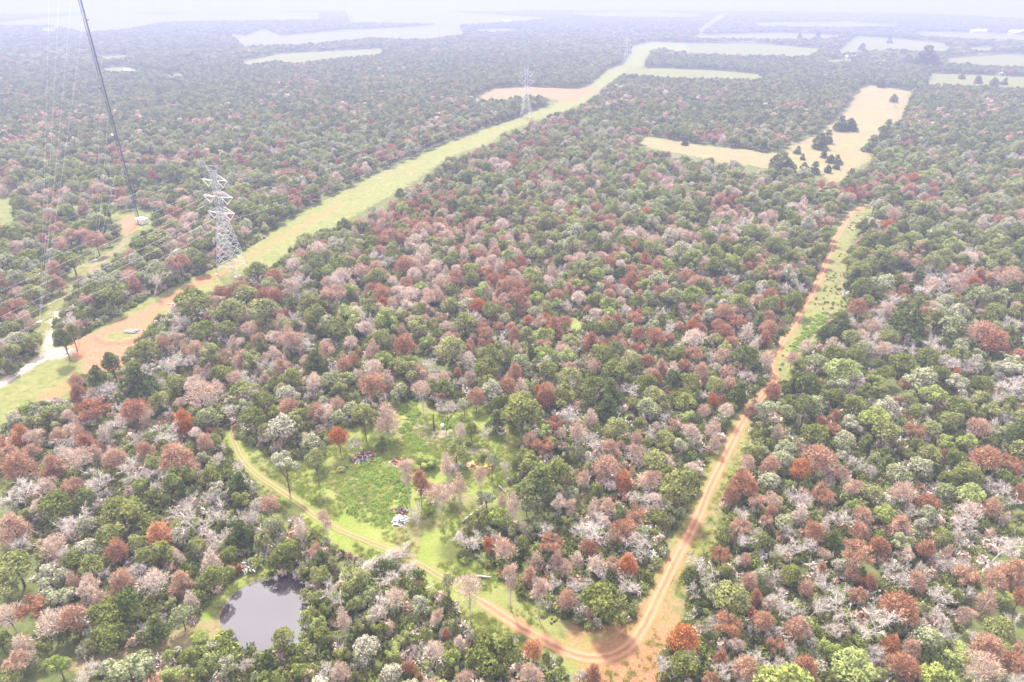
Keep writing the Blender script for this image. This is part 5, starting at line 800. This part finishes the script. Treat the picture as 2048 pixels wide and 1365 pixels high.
# ------------------------------------------------------------------ fallen trees and logs
def fallen_meshes(seed):
    g = np.random.default_rng(seed); tr = MB(); br = MB(); L = 13.0; tr.tube([(0, 0, .5), (4, .1, .75), (9, -.1, .9), (L, .1, 1.0)], [.30, .26, .15, .05], 7)
    for _ in range(8): a = g.uniform(0, 6.28); tr.tube([(0, 0, .5), (-.5, .8 * math.cos(a), .5 + .7 * math.sin(a))], [.1, .04], 4)
    for i in range(95):
        t = g.uniform(.22, 1) ; x0 = t * L; a = g.uniform(0, 6.28); ln = (2.8 - 1.7 * abs(t - .6)) * g.uniform(.6, 1.1); c = np.array([x0, 0, .8]); d = unit(np.array([.95, math.cos(a) * .8, abs(math.sin(a)) * .75])); e = c + d * ln; e2 = e + unit(d + np.array([.6, 0, -.1])) * ln * .55
        br.tube([c, e, e2], [.06, .04, .02], 3, 0, False)
        n = 5; P = c + d * ln * g.uniform(.4, 1, (n, 1)); D = unit(d + g.normal(size=(n, 3)) * .35); br.quads(cards(P, D, g.normal(size=(n, 3)), g.uniform(.7, 1.5, n), g.uniform(.04, .08, n)))
    return tr.mesh('trunk', BARKW), br.mesh('branches', FOL['w'])
FM = [fallen_meshes(3), fallen_meshes(4)]
for (a, b, k, lb) in [((688,1168),(822,1106),0,'largest fallen bleached tree, feathery branches pointing right, beside the grass track'),((752,1168),(838,1134),1,'shorter fallen bleached tree lying just below the largest fallen one'),((706,1298),(768,1210),0,'fallen bleached tree pointing up-right, below the track at bottom centre'),((676,1180),(700,1130),1,'fallen tangle of pale branches between the pond and the grass track'),((1368,1262),(1394,1212),1,'fallen grey brush lying at the right verge above the orange roadside tree'),((1950,1150),(2006,1134),0,'fallen whitish tree among rust crowns near the right edge'),((905,1082),(938,1054),1,'short fallen pale tree with dark litter at the right rim of the clearing'),((660,1340),(690,1290),1,'fallen pale branches near the bottom edge right of the pond')]:
    A, B = np.array(gp(*a)), np.array(gp(*b)); L = np.linalg.norm(B - A); s = L / 14.5; r_ = empty('fallen_tree', (A[0], A[1], 0), math.atan2(B[1] - A[1], B[0] - A[0]), (s, min(s, 1.1), min(s, 1.1))); link('trunk', FM[k][0], r_); link('branches', FM[k][1], r_); tag(r_, lb, 'fallen tree', 'fallen bleached trees')
for a, b, lb in [((925,1046),(972,1011),'longest white log, right rim of the clearing pointing up-right'),((1024,958),(1046,984),'white log leaning toward the great dark clearing tree'),((998,974),(1012,990),'short white log left of the great dark clearing tree'),((848,1184),(868,1175),'short grey log lying beside the grass track in the middle'),((952,1155),(984,1159),'grey log lying at the foot of a pinkish tree, right of the track'),((1486,1140),(1520,1122),'straight pale log among the trees right of the red road'),((1022,1000),(1052,985),'thin white log below the dark tree')]:
    A, B = gp(*a), gp(*b); m_ = MB(); X1, Y1 = B[0] - A[0], B[1] - A[1]; m_.tube([(0, 0, .35), (X1 * .3, Y1 * .3 + .1, .5), (X1 * .7, Y1 * .7 - .1, .65), (X1, Y1, .9)], [.26, .23, .19, .1], 8); m_.tube([(X1 * .6, Y1 * .6, .6), (X1 * .75 + .5, Y1 * .75 + .5, 1.4)], [.08, .03], 4); m_.tube([(X1 * .8, Y1 * .8, .7), (X1 * .9 - .5, Y1 * .9 + .4, 1.3)], [.07, .03], 4)
    o = m_.build('fallen_log', BARKW, None, True); o.location = (A[0], A[1], 0); tag(o, lb, 'log', 'fallen logs')

# ------------------------------------------------------------------ far farm buildings
RW = simple('pale_roof', (.82, .82, .82), .4); WL = simple('farm_wall', (.6, .56, .5), .8); RR = simple('dull_roof', (.5, .42, .4), .6); WIN = simple('dark_pane', (.05, .06, .08), .2)
for px, py, w_, d_, rz, rm, lb in [(52,134,26,12,.3,RW,'left of two long white-roofed barns at the far left edge'),(64,137,18,11,.1,RW,'short white-roofed house right of the long barn, far left'),(33,169,22,10,.2,RR,'dull-roofed farmhouse in the woods at the left edge'),(165,151,12,9,.4,RW,'small white-roofed house in the woods left of the mast'),(258,147,16,10,-.5,RW,'white-roofed house in the woods right of the mast'),(205,160,14,9,.2,RW,'white-roofed shed in the woods just right of the mast'),(2001,151,13,9,.1,RW,'small white-roofed house in the orchard field, far right'),(1957,66,50,18,0,RW,'long white barn in the far haze at upper right'),(2039,69,70,22,.1,RW,'longest white barn at the far upper right edge'),(1015,45,34,16,0,RW,'white farmhouse on the pale field at top centre'),(1700,118,20,10,.1,RW,'long white shed beside the far woods at upper right'),(1960,65,30,14,.2,RR,'dull-roofed barn beside the long white barn, upper right')]:
    x, y = gp(px, py); h_ = 3.2 + w_ * .05; r_ = empty('farm_building', (x, y, 0), rz); tag(r_, lb, 'building', 'far farm buildings'); m_ = MB(); m_.box((0, 0, h_ / 2), (w_, d_, h_)); m_.build('wall', WL, r_)
    a, b = w_ / 2 + .5, d_ / 2 + .6; z0, z1_ = h_ + .02, h_ + d_ * .28; m_ = MB(); m_.add([(-a, -b, z0), (a, -b, z0), (a, b, z0), (-a, b, z0), (-a, 0, z1_), (a, 0, z1_)], [(0, 1, 5, 4), (2, 3, 4, 5), (0, 4, 3), (1, 2, 5), (0, 3, 2, 1)]); m_.build('roof', rm, r_)
    m_ = MB(); m_.box((0, -d_ / 2 - .03, h_ * .42), (2.4, .08, h_ * .8)); m_.build('door', WIN, r_)
    for q in (-.3, .3): m_ = MB(); m_.box((q * w_, -d_ / 2 - .03, h_ * .55), (1.6, .08, 1.2)); m_.build('window', WIN, r_)
